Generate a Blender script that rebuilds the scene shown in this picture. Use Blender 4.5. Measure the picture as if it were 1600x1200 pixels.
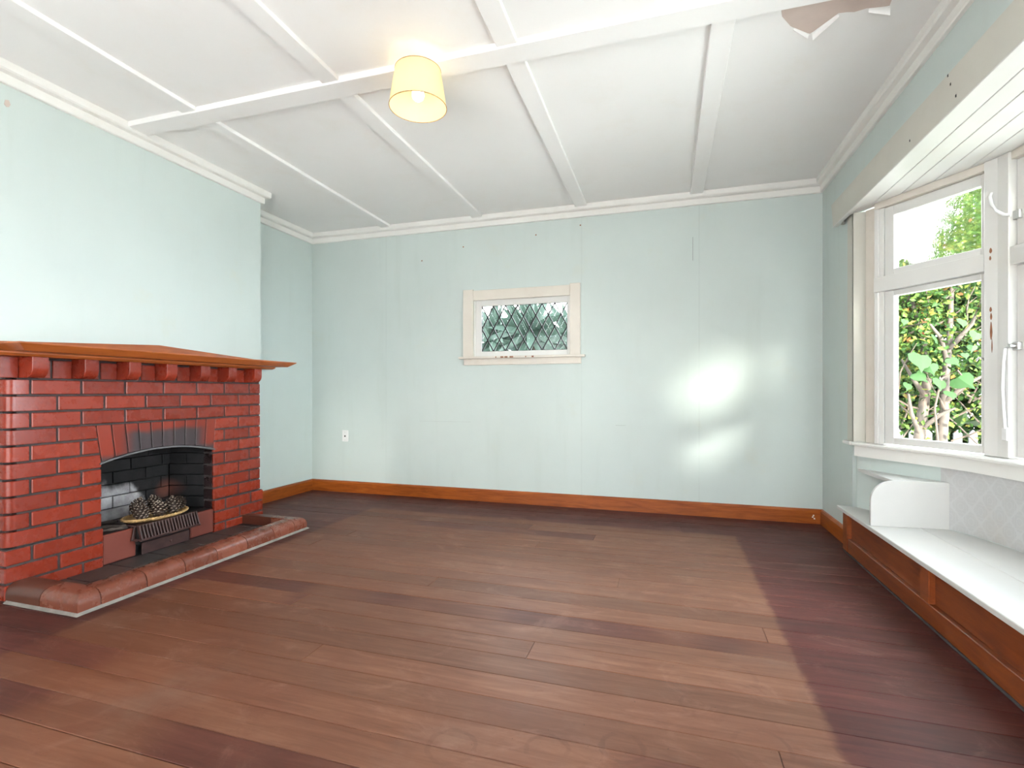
import bpy, bmesh, math, random
from mathutils import Vector, Matrix, Euler
random.seed(7)
S = bpy.context.scene
for o in list(bpy.data.objects): bpy.data.objects.remove(o)
C = S.collection
PI = math.pi
rad = math.radians

# ------------------------------------------------------------------ camera
cam_d = bpy.data.cameras.new('camera'); cam = bpy.data.objects.new('camera', cam_d); C.objects.link(cam)
cam_d.sensor_width = 36; cam_d.lens = 787.1/1600*36; cam_d.shift_y = 11.75/1600
cam_d.clip_start = 0.02; cam_d.clip_end = 300
cam.location = (0, 0, 1.04); cam.rotation_euler = (PI/2, 0, 0.2958)
S.camera = cam

# ------------------------------------------------------------------ exposure
S.view_settings.view_transform = 'Standard'; S.view_settings.look = 'None'
S.view_settings.gamma = 1; S.view_settings.use_curve_mapping = False
S.view_settings.exposure = 2.05

# ------------------------------------------------------------------ sky: pale blue with thin white cloud
W = bpy.data.worlds.new('sky'); S.world = W; W.use_nodes = True
wt = W.node_tree; wt.nodes.clear()
def wn(t): return wt.nodes.new(t)
tc = wn('ShaderNodeTexCoord'); no = wn('ShaderNodeTexNoise'); no.inputs['Scale'].default_value = 2.2
no.inputs['Detail'].default_value = 5
mp = wn('ShaderNodeMapping'); mp.inputs['Scale'].default_value = (1, 1, 2.6)
wt.links.new(tc.outputs['Generated'], mp.inputs['Vector']); wt.links.new(mp.outputs['Vector'], no.inputs['Vector'])
cr = wn('ShaderNodeValToRGB'); cr.color_ramp.elements[0].position = .38; cr.color_ramp.elements[1].position = .62
cr.color_ramp.elements[0].color = (.70, .83, 1, 1); cr.color_ramp.elements[1].color = (1, .98, .95, 1)
wt.links.new(no.outputs['Fac'], cr.inputs['Fac'])
bg = wn('ShaderNodeBackground'); bg.inputs['Strength'].default_value = 7.5
wt.links.new(cr.outputs['Color'], bg.inputs['Color'])
wo = wn('ShaderNodeOutputWorld'); wt.links.new(bg.outputs['Background'], wo.inputs['Surface'])

# ------------------------------------------------------------------ sun: low, from behind right of the camera
sd = bpy.data.lights.new('sun', 'SUN'); sd.energy = 11.5; sd.angle = rad(9.0); sd.color = (1, .95, .87)
sun = bpy.data.objects.new('sun', sd); C.objects.link(sun)
AZ, EL = rad(20.5), rad(13.4)
sdir = Vector((-math.sin(AZ)*math.cos(EL), math.cos(AZ)*math.cos(EL), -math.sin(EL)))
sun.rotation_euler = sdir.to_track_quat('-Z', 'Y').to_euler(); sun.location = (4, -6, 6)

# ------------------------------------------------------------------ room measures
D, R, L, LC = 4.496, 1.18, -3.587, -3.214        # back wall, right wall, left wall, chimney breast
ZC = 2.70                                         # ceiling
YR = -1.0                                         # rear wall
YC0, YC1 = 1.58, 3.39                             # chimney breast
XB = -3.12                                        # brick face
P = [(1.2, 3.74), (1.609, 3.111), (1.743, 2.424), (1.609, 1.737), (1.2, 1.108)]   # bow window plan
# daylight portals in the window and door openings (they only guide sampling of the sky)
def portal(loc, d, w, h):
    l = bpy.data.lights.new('daylight_portal', 'AREA'); l.shape = 'RECTANGLE'; l.size = w; l.size_y = h
    l.cycles.is_portal = True
    o = bpy.data.objects.new('daylight_portal', l); C.objects.link(o); o.location = loc
    o.rotation_euler = Vector(d).to_track_quat('-Z', 'Z' if abs(d[2]) < .9 else 'Y').to_euler()
for i in range(4):
    (ax, ay), (bx_, by) = P[i], P[i+1]
    t = Vector((bx_-ax, by-ay, 0)); ln = t.length; t.normalize(); n = Vector((t.y, -t.x, 0))
    portal(Vector(((ax+bx_)/2, (ay+by)/2, 1.45)) - n*.16, n, ln, 1.5)
portal((-1.265, D+.2, 1.64), (0, -1, 0), .9, .5)
portal((-1.0, YR-.3, 1.1), (0, 1, 0), 3.2, 2.2)

# ================================================================== material helpers
class NT:
    def __init__(s, name):
        s.m = bpy.data.materials.new(name); s.m.use_nodes = True; s.t = s.m.node_tree; s.t.nodes.clear()
        s.out = s.t.nodes.new('ShaderNodeOutputMaterial'); s._pos = None
    def n(s, t, **k):
        x = s.t.nodes.new(t)
        for a, b in k.items(): setattr(x, a, b)
        return x
    def put(s, sock, v):
        if isinstance(v, bpy.types.NodeSocket): s.t.links.new(v, sock)
        elif isinstance(v, (tuple, list)): sock.default_value = tuple(v) + ((1,) if len(v) == 3 and sock.type == 'RGBA' else ())
        else: sock.default_value = v
    def pos(s):
        if not s._pos: s._pos = s.n('ShaderNodeNewGeometry').outputs['Position']
        return s._pos
    def xyz(s):
        q = s.n('ShaderNodeSeparateXYZ'); s.put(q.inputs[0], s.pos()); return q.outputs
    def rnd(s): return s.n('ShaderNodeObjectInfo').outputs['Random']
    def island(s): return s.n('ShaderNodeNewGeometry').outputs['Random Per Island']
    def ma(s, op, a, b=0.0, c=0.0, clamp=False):
        q = s.n('ShaderNodeMath', operation=op, use_clamp=clamp); s.put(q.inputs[0], a); s.put(q.inputs[1], b); s.put(q.inputs[2], c); return q.outputs[0]
    def sm(s, v, a, b):
        q = s.n('ShaderNodeMapRange', interpolation_type='SMOOTHSTEP'); s.put(q.inputs[0], v); q.inputs[1].default_value = a; q.inputs[2].default_value = b; return q.outputs[0]
    def vec(s, scale=(1, 1, 1), off=None):
        q = s.n('ShaderNodeVectorMath', operation='MULTIPLY'); s.put(q.inputs[0], s.pos()); q.inputs[1].default_value = scale
        if off is None: return q.outputs[0]
        k = s.n('ShaderNodeVectorMath', operation='SCALE'); k.inputs[0].default_value = (17.3, 31.1, 23.7); s.put(k.inputs[3], off)
        a = s.n('ShaderNodeVectorMath', operation='ADD'); s.put(a.inputs[0], q.outputs[0]); s.put(a.inputs[1], k.outputs[0]); return a.outputs[0]
    def noise(s, v, sc, det=3, rough=.55, dist=0):
        q = s.n('ShaderNodeTexNoise'); s.put(q.inputs['Vector'], v); q.inputs['Scale'].default_value = sc; q.inputs['Detail'].default_value = det
        q.inputs['Roughness'].default_value = rough; q.inputs['Distortion'].default_value = dist; return q.outputs['Fac']
    def mix(s, f, a, b, mode='MIX'):
        q = s.n('ShaderNodeMix', data_type='RGBA', blend_type=mode); s.put(q.inputs[0], f); s.put(q.inputs[6], a); s.put(q.inputs[7], b); return q.outputs[2]
    def ramp(s, f, *st):
        q = s.n('ShaderNodeValToRGB'); e = q.color_ramp.elements
        while len(e) < len(st): e.new(.5)
        for k, (p, c) in zip(e, st): k.position = p; k.color = tuple(c) + (1,)
        s.put(q.inputs[0], f); return q.outputs[0]
    def bump(s, hgt, st=.2, d=.002):
        q = s.n('ShaderNodeBump'); s.put(q.inputs['Height'], hgt); q.inputs['Strength'].default_value = st; q.inputs['Distance'].default_value = d; return q.outputs[0]
    def principled(s, col, rough=.5, normal=None, spec=.5, metal=0, coat=0, **k):
        b = s.n('ShaderNodeBsdfPrincipled'); s.put(b.inputs['Base Color'], col); s.put(b.inputs['Roughness'], rough)
        b.inputs['Specular IOR Level'].default_value = spec; b.inputs['Metallic'].default_value = metal; b.inputs['Coat Weight'].default_value = coat
        for a, v in k.items(): s.put(b.inputs[a.replace('_', ' ')], v)
        if normal is not None: s.put(b.inputs['Normal'], normal)
        return b.outputs[0]
    def done(s, sh): s.t.links.new(sh, s.out.inputs['Surface']); return s.m

def srgb(r, g, b):
    f = lambda c: (c/255/12.92 if c/255 <= .04045 else ((c/255+.055)/1.055)**2.4)
    return (f(r), f(g), f(b))

def paint(name, c, rough=.5, var=.06, sc=1.5, bumpst=.12, dirt=None, dirt_amt=.5, gsc=60, spec=.4):
    t = NT(name); v = t.pos()
    n1 = t.noise(v, sc, 5); k = [x*(1-var) for x in c]; l = [min(1, x*(1+var)) for x in c]
    col = t.ramp(n1, (.3, k), (.7, l))
    if dirt:
        n2 = t.noise(t.vec((1, 1, 1)), 3.1, 6, .7); col = t.mix(t.ma('MULTIPLY', t.sm(n2, .5, .75), dirt_amt), col, dirt)
    b = t.bump(t.noise(v, gsc, 3), bumpst, .002)
    return t.done(t.principled(col, rough, b, spec))

def wood(name, c0, c1, rough, stretch, sc=6, coat=0, spec=.5, var=.25):
    t = NT(name); v = t.vec(stretch, t.rnd())
    n1 = t.noise(v, sc, 6, .6, .6)
    col = t.ramp(n1, (.28, c0), (.72, c1))
    col = t.mix(var, col, t.ramp(t.rnd(), (0, [x*.6 for x in c0]), (1, [min(1, x*1.25) for x in c1])))
    return t.done(t.principled(col, rough, t.bump(n1, .15, .001), spec, coat=coat))

M = {}
M['ceiling'] = paint('ceiling_paint', (.83, .825, .81), .6, .015, 1.2, .1, (.76, .72, .64), .25)
M['trim'] = paint('white_gloss_trim', (.76, .75, .715), .35, .03, 3, .1, (.60, .55, .45), .25)
M['cream'] = paint('cream_casing', (.66, .61, .54), .45, .04, 4, .15, (.5, .42, .33), .3)
M['pelmet'] = paint('pelmet_paint', (.56, .545, .485), .45, .03, 3, .1, (.45, .38, .28), .15)
M['window_white'] = paint('window_paint', (.66, .65, .625), .3, .02, 4, .1, (.62, .55, .45), .2)
M['seat_white'] = paint('seat_paint', (.60, .595, .575), .32, .02, 4, .06, (.70, .66, .58), .25)
M['outlet'] = paint('white_plastic', (.75, .75, .74), .3, .02, 20, .02)
M['dark'] = paint('dark_hole', (.02, .02, .02), .6, .1)
# mint wall with faint sheet joints, grey dirt and yellowing
def wallmat(name, base, joints):
    t = NT(name); v = t.pos(); x, y, z = t.xyz()
    n1 = t.noise(v, .9, 5, .6); n2 = t.noise(t.vec((3, 3, .35)), 2.4, 5, .6); n3 = t.noise(v, 2.3, 6, .7)
    col = t.ramp(n1, (.3, [c*.96 for c in base]), (.7, [min(1, c*1.03) for c in base]))
    col = t.mix(t.ma('MULTIPLY', t.sm(n2, .52, .8), .35), col, [base[0]*.86, base[1]*.87, base[2]*.84])
    col = t.mix(t.ma('MULTIPLY', t.sm(n3, .58, .8), .35), col, (.55, .56, .45))
    for jx in joints:
        line = t.ma('SUBTRACT', 1, t.sm(t.ma('ABSOLUTE', t.ma('SUBTRACT', x, jx)), .001, .006))
        col = t.mix(t.ma('MULTIPLY', t.ma('MULTIPLY', line, t.sm(n3, .3, .6)), .35), col, [c*.75 for c in base])
    b = t.bump(t.ma('ADD', t.noise(v, 90, 3), t.ma('MULTIPLY', n3, 2)), .12, .002)
    return t.done(t.principled(col, .5, b, .4))
MINT = (.535, .60, .575)
M['wall'] = wallmat('mint_wall_paint', MINT, (-2.70, -.72, .27))
M['wall_plain'] = wallmat('mint_wall_paint_plain', MINT, ())
# wallpaper: grey, pale ogee damask
t = NT('damask_wallpaper'); x, y, z = t.xyz()
a = t.ma('SINE', t.ma('MULTIPLY', y, 62)); b = t.ma('SINE', t.ma('MULTIPLY', z, 48))
c_ = t.ma('ABSOLUTE', t.ma('ADD', a, b)); n1 = t.noise(t.pos(), 55, 4, .7)
pat = t.ma('SUBTRACT', 1, t.sm(t.ma('ADD', c_, t.ma('MULTIPLY', t.ma('SUBTRACT', n1, .5), 1.1)), .15, .4))
sw = t.sm(t.ma('SINE', t.ma('ADD', t.ma('MULTIPLY', t.ma('MULTIPLY', a, b), 9), t.ma('MULTIPLY', n1, 4))), .3, .9)
pat = t.ma('MAXIMUM', pat, t.ma('MULTIPLY', sw, .6))
col = t.mix(pat, (.505, .505, .505), (.538, .54, .54)); col = t.mix(t.ma('MULTIPLY', t.sm(t.noise(t.pos(), 5, 5), .5, .8), .4), col, (.5, .44, .38))
M['wallpaper'] = t.done(t.principled(col, .6, t.bump(pat, .2, .001), .3))
# floorboards: worn pale middle where a rug lay, red-stained border, rings and scuffs
t = NT('worn_floorboards'); x, y, z = t.xyz(); r = t.rnd()
g = t.noise(t.vec((1.1, 14, 1), r), 2.2, 7, .62, .8); g2 = t.noise(t.vec((1, 1.6, 1), r), 2.0, 5, .6, .5); blot = t.noise(t.pos(), 2.6, 6, .65)
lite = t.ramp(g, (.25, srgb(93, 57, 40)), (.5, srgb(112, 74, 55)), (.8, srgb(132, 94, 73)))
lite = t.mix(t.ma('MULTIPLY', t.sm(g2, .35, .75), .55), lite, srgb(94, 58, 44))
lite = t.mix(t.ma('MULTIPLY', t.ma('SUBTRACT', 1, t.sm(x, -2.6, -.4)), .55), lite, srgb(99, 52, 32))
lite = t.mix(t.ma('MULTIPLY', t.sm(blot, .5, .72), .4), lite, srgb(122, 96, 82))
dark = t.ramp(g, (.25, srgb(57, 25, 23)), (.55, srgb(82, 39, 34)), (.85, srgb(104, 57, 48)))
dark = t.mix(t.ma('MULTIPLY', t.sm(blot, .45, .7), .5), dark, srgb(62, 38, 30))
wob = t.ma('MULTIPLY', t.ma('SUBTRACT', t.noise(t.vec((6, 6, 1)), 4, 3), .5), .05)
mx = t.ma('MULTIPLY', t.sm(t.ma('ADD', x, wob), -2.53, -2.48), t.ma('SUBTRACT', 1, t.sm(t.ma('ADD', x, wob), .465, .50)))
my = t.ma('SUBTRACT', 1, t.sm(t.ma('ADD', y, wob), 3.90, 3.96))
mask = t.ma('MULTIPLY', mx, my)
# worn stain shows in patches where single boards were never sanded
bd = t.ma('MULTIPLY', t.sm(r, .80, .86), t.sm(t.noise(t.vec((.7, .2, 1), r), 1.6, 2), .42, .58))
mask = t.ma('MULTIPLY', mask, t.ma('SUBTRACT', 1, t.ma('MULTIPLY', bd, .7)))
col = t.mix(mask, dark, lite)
def ring(cx, cy, rr, wd, amt):
    global col
    dx = t.ma('SUBTRACT', x, cx); dy = t.ma('SUBTRACT', y, cy)
    dd = t.ma('SQRT', t.ma('ADD', t.ma('MULTIPLY', dx, dx), t.ma('MULTIPLY', dy, dy)))
    k = t.ma('SUBTRACT', 1, t.sm(t.ma('ABSOLUTE', t.ma('SUBTRACT', t.ma('ADD', dd, t.ma('MULTIPLY', wob, .5)), rr)), wd*.4, wd))
    col = t.mix(t.ma('MULTIPLY', t.ma('MULTIPLY', k, t.sm(blot, .40, .62)), amt*.55), col, srgb(70, 39, 30))
for q in ((-.33, 1.43, .06, .010, .55), (-.12, 1.50, .06, .012, .75), (.02, 1.31, .07, .010, .5), (.12, 1.78, .07, .01, .4), (.27, 1.62, .08, .010, .5), (-.60, 1.36, .07, .01, .4), (.22, 2.0, .09, .012, .4)): ring(*q)
tint = t.ma('ADD', .74, t.ma('MULTIPLY', t.ma('FRACT', t.ma('MULTIPLY', r, 7.31)), .42))
col = t.mix(1, col, t.ramp(tint, (0, (0, 0, 0)), (1, (1, 1, 1))), 'MULTIPLY')
fine = t.noise(t.vec((2.2, 40, 1), r), 3, 6, .7); col = t.mix(t.ma('MULTIPLY', t.sm(fine, .55, .8), .45), col, srgb(70, 38, 27))
haze = t.noise(t.vec((1.5, 2.5, 1)), 1.7, 7, .7, 1.5); col = t.mix(t.ma('MULTIPLY', t.sm(haze, .52, .72), .22), col, srgb(158, 121, 104))
col = t.mix(t.ma('MULTIPLY', t.sm(t.noise(t.vec((1.2, 2, 1), r), 3.3, 6, .7, 1), .54, .72), .5), col, srgb(92, 51, 37))
spk = t.sm(t.noise(t.pos(), 85, 2, .5), .72, .76); col = t.mix(t.ma('MULTIPLY', spk, .5), col, srgb(48, 28, 22))
sc = t.sm(t.noise(t.vec((3, 9, 1)), 7, 8, .8, 2.5), .66, .74)
col = t.mix(t.ma('MULTIPLY', sc, .35), col, srgb(141, 119, 106))
rgh = t.ma('ADD', .36, t.ma('MULTIPLY', blot, .28))
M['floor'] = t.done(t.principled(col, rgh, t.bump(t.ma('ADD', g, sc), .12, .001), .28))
M['subfloor'] = paint('dark_subfloor', (.03, .018, .014), .8, .2)
M['skirting'] = wood('varnished_skirting', srgb(112, 46, 14), srgb(172, 92, 32), .38, (1, 1, 8), 4, .05, .35)
M['mantel'] = wood('varnished_mantel', srgb(138, 66, 26), srgb(186, 104, 48), .34, (9, 1, 9), 4, .1, .4)
M['seat_wood'] = wood('varnished_seat_front', srgb(96, 40, 18), srgb(146, 74, 32), .35, (5, 1, 8), 4, .2)
# glossy red painted brick
def brickmat(name, lo, hi, rough, soot=False):
    t = NT(name); r = t.rnd(); x, y, z = t.xyz(); n1 = t.noise(t.vec((1, 1, 1), r), 14, 6, .65)
    col = t.mix(t.ma('ADD', .3, t.ma('MULTIPLY', n1, .4)), lo, hi); col = t.mix(.35, col, t.ramp(r, (0, [c*.75 for c in lo]), (1, [min(1, c*1.15) for c in hi])))
    col = t.mix(t.ma('MULTIPLY', t.sm(t.noise(t.pos(), 90, 3, .6), .5, .85), .25), col, (.10, .03, .025))
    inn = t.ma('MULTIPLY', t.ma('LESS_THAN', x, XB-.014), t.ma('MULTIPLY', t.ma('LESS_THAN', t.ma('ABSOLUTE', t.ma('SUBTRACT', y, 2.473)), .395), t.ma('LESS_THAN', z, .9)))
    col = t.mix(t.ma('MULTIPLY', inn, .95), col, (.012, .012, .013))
    if soot:
        w = t.ma('ADD', z, t.ma('MULTIPLY', t.ma('SUBTRACT', t.noise(t.pos(), 9, 4), .5), .05))
        e = t.ma('ABSOLUTE', t.ma('SUBTRACT', y, 2.50))
        k = t.ma('MULTIPLY', t.ma('SUBTRACT', 1, t.sm(w, .775, .81)), t.ma('SUBTRACT', 1, t.sm(e, .20, .32)))
        k = t.ma('MAXIMUM', k, t.ma('SUBTRACT', 1, t.sm(t.ma('SUBTRACT', w, t.ma('MULTIPLY', t.ma('SUBTRACT', .38, e), .11)), .635, .68)))
        col = t.mix(t.ma('MULTIPLY', k, .93), col, (.035, .035, .04))
    return t.done(t.principled(col, t.ma('ADD', rough, t.ma('MULTIPLY', n1, .15)), t.bump(t.noise(t.vec((1, 1, .35)), 26, 3), .06, .0015), .45))
BL, BH = srgb(110, 34, 20), srgb(148, 54, 33)
M['brick'] = brickmat('red_glazed_brick', BL, BH, .20)
M['brick_arch'] = brickmat('red_arch_brick_sooty', BL, BH, .27, True)
M['brick_dull'] = brickmat('dull_red_brick', srgb(88, 36, 27), srgb(126, 62, 49), .5)
M['kerb'] = brickmat('kerb_tile_glaze', srgb(92, 46, 32), srgb(126, 72, 55), .2)
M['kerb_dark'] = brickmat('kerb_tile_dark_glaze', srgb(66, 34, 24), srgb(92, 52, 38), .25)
M['mortar'] = paint('dark_mortar', (.045, .037, .037), .85, .25, 30, .4)
M['hearth'] = paint('sooty_hearth_tile', (.045, .038, .036), .4, .4, 9, .3, (.12, .06, .04), .5)
M['grout'] = paint('pale_grout', (.21, .19, .17), .8, .2, 20, .3)
# firebox: soot black, white ash stain low on the near side, burnt red patch
t = NT('soot_brick'); x, y, z = t.xyz(); n = t.noise(t.pos(), 12, 5, .65); n4 = t.noise(t.pos(), 5, 4)
col = t.ramp(n, (.3, (.004, .004, .005)), (.75, (.018, .017, .018)))
w = t.ma('ADD', t.ma('SUBTRACT', t.ma('ADD', .405, t.ma('MULTIPLY', t.ma('SUBTRACT', n4, .5), .26)), z), t.ma('MULTIPLY', t.ma('MINIMUM', t.ma('SUBTRACT', 2.50, y), 0), 1.1))
col = t.mix(t.ma('MULTIPLY', t.sm(w, -.03, .03), .95), col, t.ramp(n, (.3, (.24, .22, .23)), (.7, (.55, .54, .56))))
dx = t.ma('SUBTRACT', y, 2.74); dz = t.ma('SUBTRACT', z, .34)
rd = t.ma('SQRT', t.ma('ADD', t.ma('MULTIPLY', dx, dx), t.ma('MULTIPLY', dz, dz)))
col = t.mix(t.ma('MULTIPLY', t.ma('SUBTRACT', 1, t.sm(t.ma('ADD', rd, t.ma('MULTIPLY', n4, .08)), .05, .13)), .8), col, (.14, .045, .03))
M['soot'] = t.done(t.principled(col, .7, t.bump(n, .4, .003), .3))
M['soot_plain'] = paint('black_soot', (.008, .008, .008), .75, .4, 20, .4)
M['iron'] = paint('rusty_cast_iron', (.05, .024, .022), .45, .3, 25, .3, (.11, .05, .038), .5)
M['iron_bar'] = paint('grey_iron_bar', (.12, .12, .125), .4, .2, 25, .2)
M['cone'] = paint('pine_cone_scale', (.05, .03, .022), .7, .5, 60, .3)
M['cone_tip'] = paint('pine_cone_tip', (.30, .24, .19), .7, .3, 80, .3)
M['wicker'] = paint('wicker', (.42, .26, .11), .6, .35, 60, .5)
M['twig'] = paint('charred_twig', (.06, .045, .038), .8, .5, 40, .4)
M['lead'] = paint('lead_came', (.012, .012, .013), .5, .2)
M['chrome'] = paint('white_painted_metal', (.80, .80, .79), .2, .02, 20, .02, spec=.7)
M['steel'] = NT('worn_steel'); M['steel'] = M['steel'].done(M['steel'].principled((.55, .55, .54), .3, None, .5, .9))
M['bare_paper'] = paint('bare_lining_paper', (.56, .46, .41), .8, .05, 8, .2)
M['flake'] = paint('bare_timber_flake', (.26, .11, .055), .7, .3, 40, .3)
# clear thin glass and dimpled obscure glass
def glassmat(name, tint, refl, obscure):
    t = NT(name); tr = t.n('ShaderNodeBsdfTransparent'); tr.inputs[0].default_value = tint + (1,)
    gl = t.n('ShaderNodeBsdfGlossy'); gl.inputs['Roughness'].default_value = .03
    fr = t.n('ShaderNodeFresnel'); fr.inputs[0].default_value = 1.3
    sh = tr.outputs[0]
    if obscure:
        vo = t.n('ShaderNodeTexVoronoi'); t.put(vo.inputs['Vector'], t.pos()); vo.inputs['Scale'].default_value = 42; vo.inputs['Randomness'].default_value = .25
        dots = t.ma('SUBTRACT', 1, t.sm(vo.outputs['Distance'], .12, .3)); nb = t.bump(t.ma('ADD', dots, t.noise(t.pos(), 60, 3)), .35, .004)
        rf = t.n('ShaderNodeBsdfRefraction'); rf.inputs['Roughness'].default_value = .12; rf.inputs['IOR'].default_value = 1.12; t.put(rf.inputs['Normal'], nb)
        rf.inputs[0].default_value = tint + (1,)
        tl = t.n('ShaderNodeBsdfTranslucent'); tl.inputs[0].default_value = (.9, .9, .85, 1)
        m1 = t.n('ShaderNodeMixShader'); m1.inputs[0].default_value = .4; t.put(m1.inputs[1], sh); t.put(m1.inputs[2], rf.outputs[0])
        m2 = t.n('ShaderNodeMixShader'); t.put(m2.inputs[0], t.ma('MULTIPLY', dots, .03)); t.put(m2.inputs[1], m1.outputs[0]); t.put(m2.inputs[2], tl.outputs[0])
        sh = m2.outputs[0]
    mx = t.n('ShaderNodeMixShader'); t.put(mx.inputs[0], t.ma('MULTIPLY', fr.outputs[0], refl)); t.put(mx.inputs[1], sh); t.put(mx.inputs[2], gl.outputs[0])
    return t.done(mx.outputs[0])
M['glass'] = glassmat('clear_window_glass', (.93, .95, .94), .7, False)
M['obscure'] = glassmat('dimpled_obscure_glass', (.90, .93, .90), .6, True)
# lamp
t = NT('lamp_shade_fabric'); b1 = t.n('ShaderNodeBsdfTranslucent'); b1.inputs[0].default_value = (.95, .84, .58, 1)
b2 = t.n('ShaderNodeBsdfDiffuse'); b2.inputs[0].default_value = (.9, .82, .62, 1)
mx = t.n('ShaderNodeMixShader'); mx.inputs[0].default_value = .45; t.put(mx.inputs[1], b1.outputs[0]); t.put(mx.inputs[2], b2.outputs[0]); M['shade'] = t.done(mx.outputs[0])
t = NT('glowing_bulb'); e = t.n('ShaderNodeEmission'); e.inputs[0].default_value = (1, .82, .52, 1); e.inputs[1].default_value = 7.5; M['bulb'] = t.done(e.outputs[0])
t = NT('fill_curtain_cloth'); b1 = t.n('ShaderNodeBsdfTranslucent'); b1.inputs[0].default_value = (.34, .34, .34, 1)  # cloth of the added curtains that give soft fill from behind
b2 = t.n('ShaderNodeBsdfDiffuse'); b2.inputs[0].default_value = (.9, .9, .88, 1)
mx = t.n('ShaderNodeMixShader'); mx.inputs[0].default_value = .25; t.put(mx.inputs[1], b1.outputs[0]); t.put(mx.inputs[2], b2.outputs[0]); M['sheer'] = t.done(mx.outputs[0])
# outdoors
def leafmat(name, cols, rough=.55, tl=.3):
    t = NT(name); c = t.ramp(t.island(), *cols); p = t.principled(c, rough, None, .15)
    tr = t.n('ShaderNodeBsdfTranslucent'); t.put(tr.inputs[0], c)
    mx = t.n('ShaderNodeMixShader'); mx.inputs[0].default_value = tl; t.put(mx.inputs[1], p); t.put(mx.inputs[2], tr.outputs[0]); return t.done(mx.outputs[0])
M['leaf'] = leafmat('shrub_leaves', ((0, (.008, .022, .005)), (.4, (.022, .055, .010)), (.75, (.06, .10, .018)), (.96, (.13, .14, .025)), (1, (.12, .03, .015))))
M['leaf_dark'] = leafmat('hedge_leaves', ((0, (.006, .015, .004)), (.6, (.015, .032, .008)), (1, (.04, .06, .015))))
M['ivy'] = leafmat('ivy_leaf', ((0, (.014, .042, .011)), (1, (.03, .065, .02))), .55, .25)
M['yucca'] = leafmat('blue_green_sword_leaf', ((0, (.026, .044, .033)), (.5, (.06, .086, .068)), (1, (.15, .175, .16))), .4, .15)
M['bark'] = paint('pale_bark', (.045, .033, .025), .8, .3, 18, .5, (.08, .05, .035), .7)
M['twigs'] = paint('thin_twigs', (.055, .038, .027), .8, .3, 30, .3)
M['fence'] = paint('white_picket_paint', (.15, .15, .155), .5, .05, 5)
M['ground'] = paint('added_bounce_paving', (.45, .44, .415), .9, .4, 2, .5)  # ground made pale so that it bounces daylight up to the ceiling

# ================================================================== mesh helpers
ORG = {}
def thing(name, loc, label=None, cat=None, group=None, kind=None):
    o = bpy.data.objects.new(name, None); C.objects.link(o); o.location = loc; o.empty_display_size = .05
    ORG[o.name] = Vector(loc); tag(o, label, cat, group, kind); return o
def tag(o, label=None, cat=None, group=None, kind=None):
    if label: o['label'] = label
    if cat: o['category'] = cat
    if group: o['group'] = group
    if kind: o['kind'] = kind
    return o
class MB:
    def __init__(s): s.v = []; s.f = []
    def add(s, vs, fs):
        b = len(s.v); s.v += [tuple(v) for v in vs]; s.f += [tuple(b+i for i in f) for f in fs]; return s
    def box(s, x0, x1, y0, y1, z0, z1):
        return s.add([(x0,y0,z0),(x1,y0,z0),(x1,y1,z0),(x0,y1,z0),(x0,y0,z1),(x1,y0,z1),(x1,y1,z1),(x0,y1,z1)],
                     [(3,2,1,0),(4,5,6,7),(0,1,5,4),(1,2,6,5),(2,3,7,6),(3,0,4,7)])
    def prism(s, poly, f):                       # poly: 2-D outline; f(p, side) -> 3-D point, side 0/1
        n = len(poly)
        return s.add([f(p, 0) for p in poly]+[f(p, 1) for p in poly],
                     [tuple(range(n-1, -1, -1)), tuple(range(n, 2*n))]+[(i, (i+1) % n, n+(i+1) % n, n+i) for i in range(n)])
    def plan(s, poly, z0, z1): return s.prism(poly, lambda p, k: (p[0], p[1], z1 if k else z0))
    def faceX(s, poly, x0, x1): return s.prism(poly, lambda p, k: (x1 if k else x0, p[0], p[1]))     # poly in (y,z)
    def faceY(s, poly, y0, y1): return s.prism(poly, lambda p, k: (p[0], y0 if k else y1, p[1]))     # poly in (x,z)
    def loft(s, secs, closed=True, cap=True):    # list of equal-length rings
        n = len(secs[0]); b = len(s.v); s.v += [tuple(p) for r in secs for p in r]
        for i in range(len(secs)-1):
            for j in range(n if closed else n-1):
                k = (j+1) % n; s.f.append((b+i*n+j, b+i*n+k, b+(i+1)*n+k, b+(i+1)*n+j))
        if cap: s.f.append(tuple(b+j for j in range(n-1, -1, -1))); s.f.append(tuple(b+(len(secs)-1)*n+j for j in range(n)))
        return s
    def tube(s, path, r, n=8):
        path = [Vector(p) for p in path]; rs = r if isinstance(r, (list, tuple)) else [r]*len(path); secs = []
        for i, p in enumerate(path):
            d = (path[min(i+1, len(path)-1)]-path[max(i-1, 0)]).normalized()
            u = d.cross(Vector((0, 0, 1)) if abs(d.z) < .9 else Vector((1, 0, 0))).normalized(); w = d.cross(u)
            secs.append([p+(u*math.cos(2*PI*k/n)+w*math.sin(2*PI*k/n))*rs[i] for k in range(n)])
        return s.loft(secs)
    def lathe(s, c, prof, n=24, sx=1, sy=1):     # prof: (r,z)
        return s.loft([[(c[0]+r*sx*math.cos(2*PI*k/n), c[1]+r*sy*math.sin(2*PI*k/n), c[2]+z) for k in range(n)] for r, z in prof])
    def sweep(s, stations, prof):                # stations: ((x,y), (mx,my)); prof: (inward offset, z)
        return s.loft([[(p[0]+m[0]*o, p[1]+m[1]*o, z) for o, z in prof] for p, m in stations])
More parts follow.
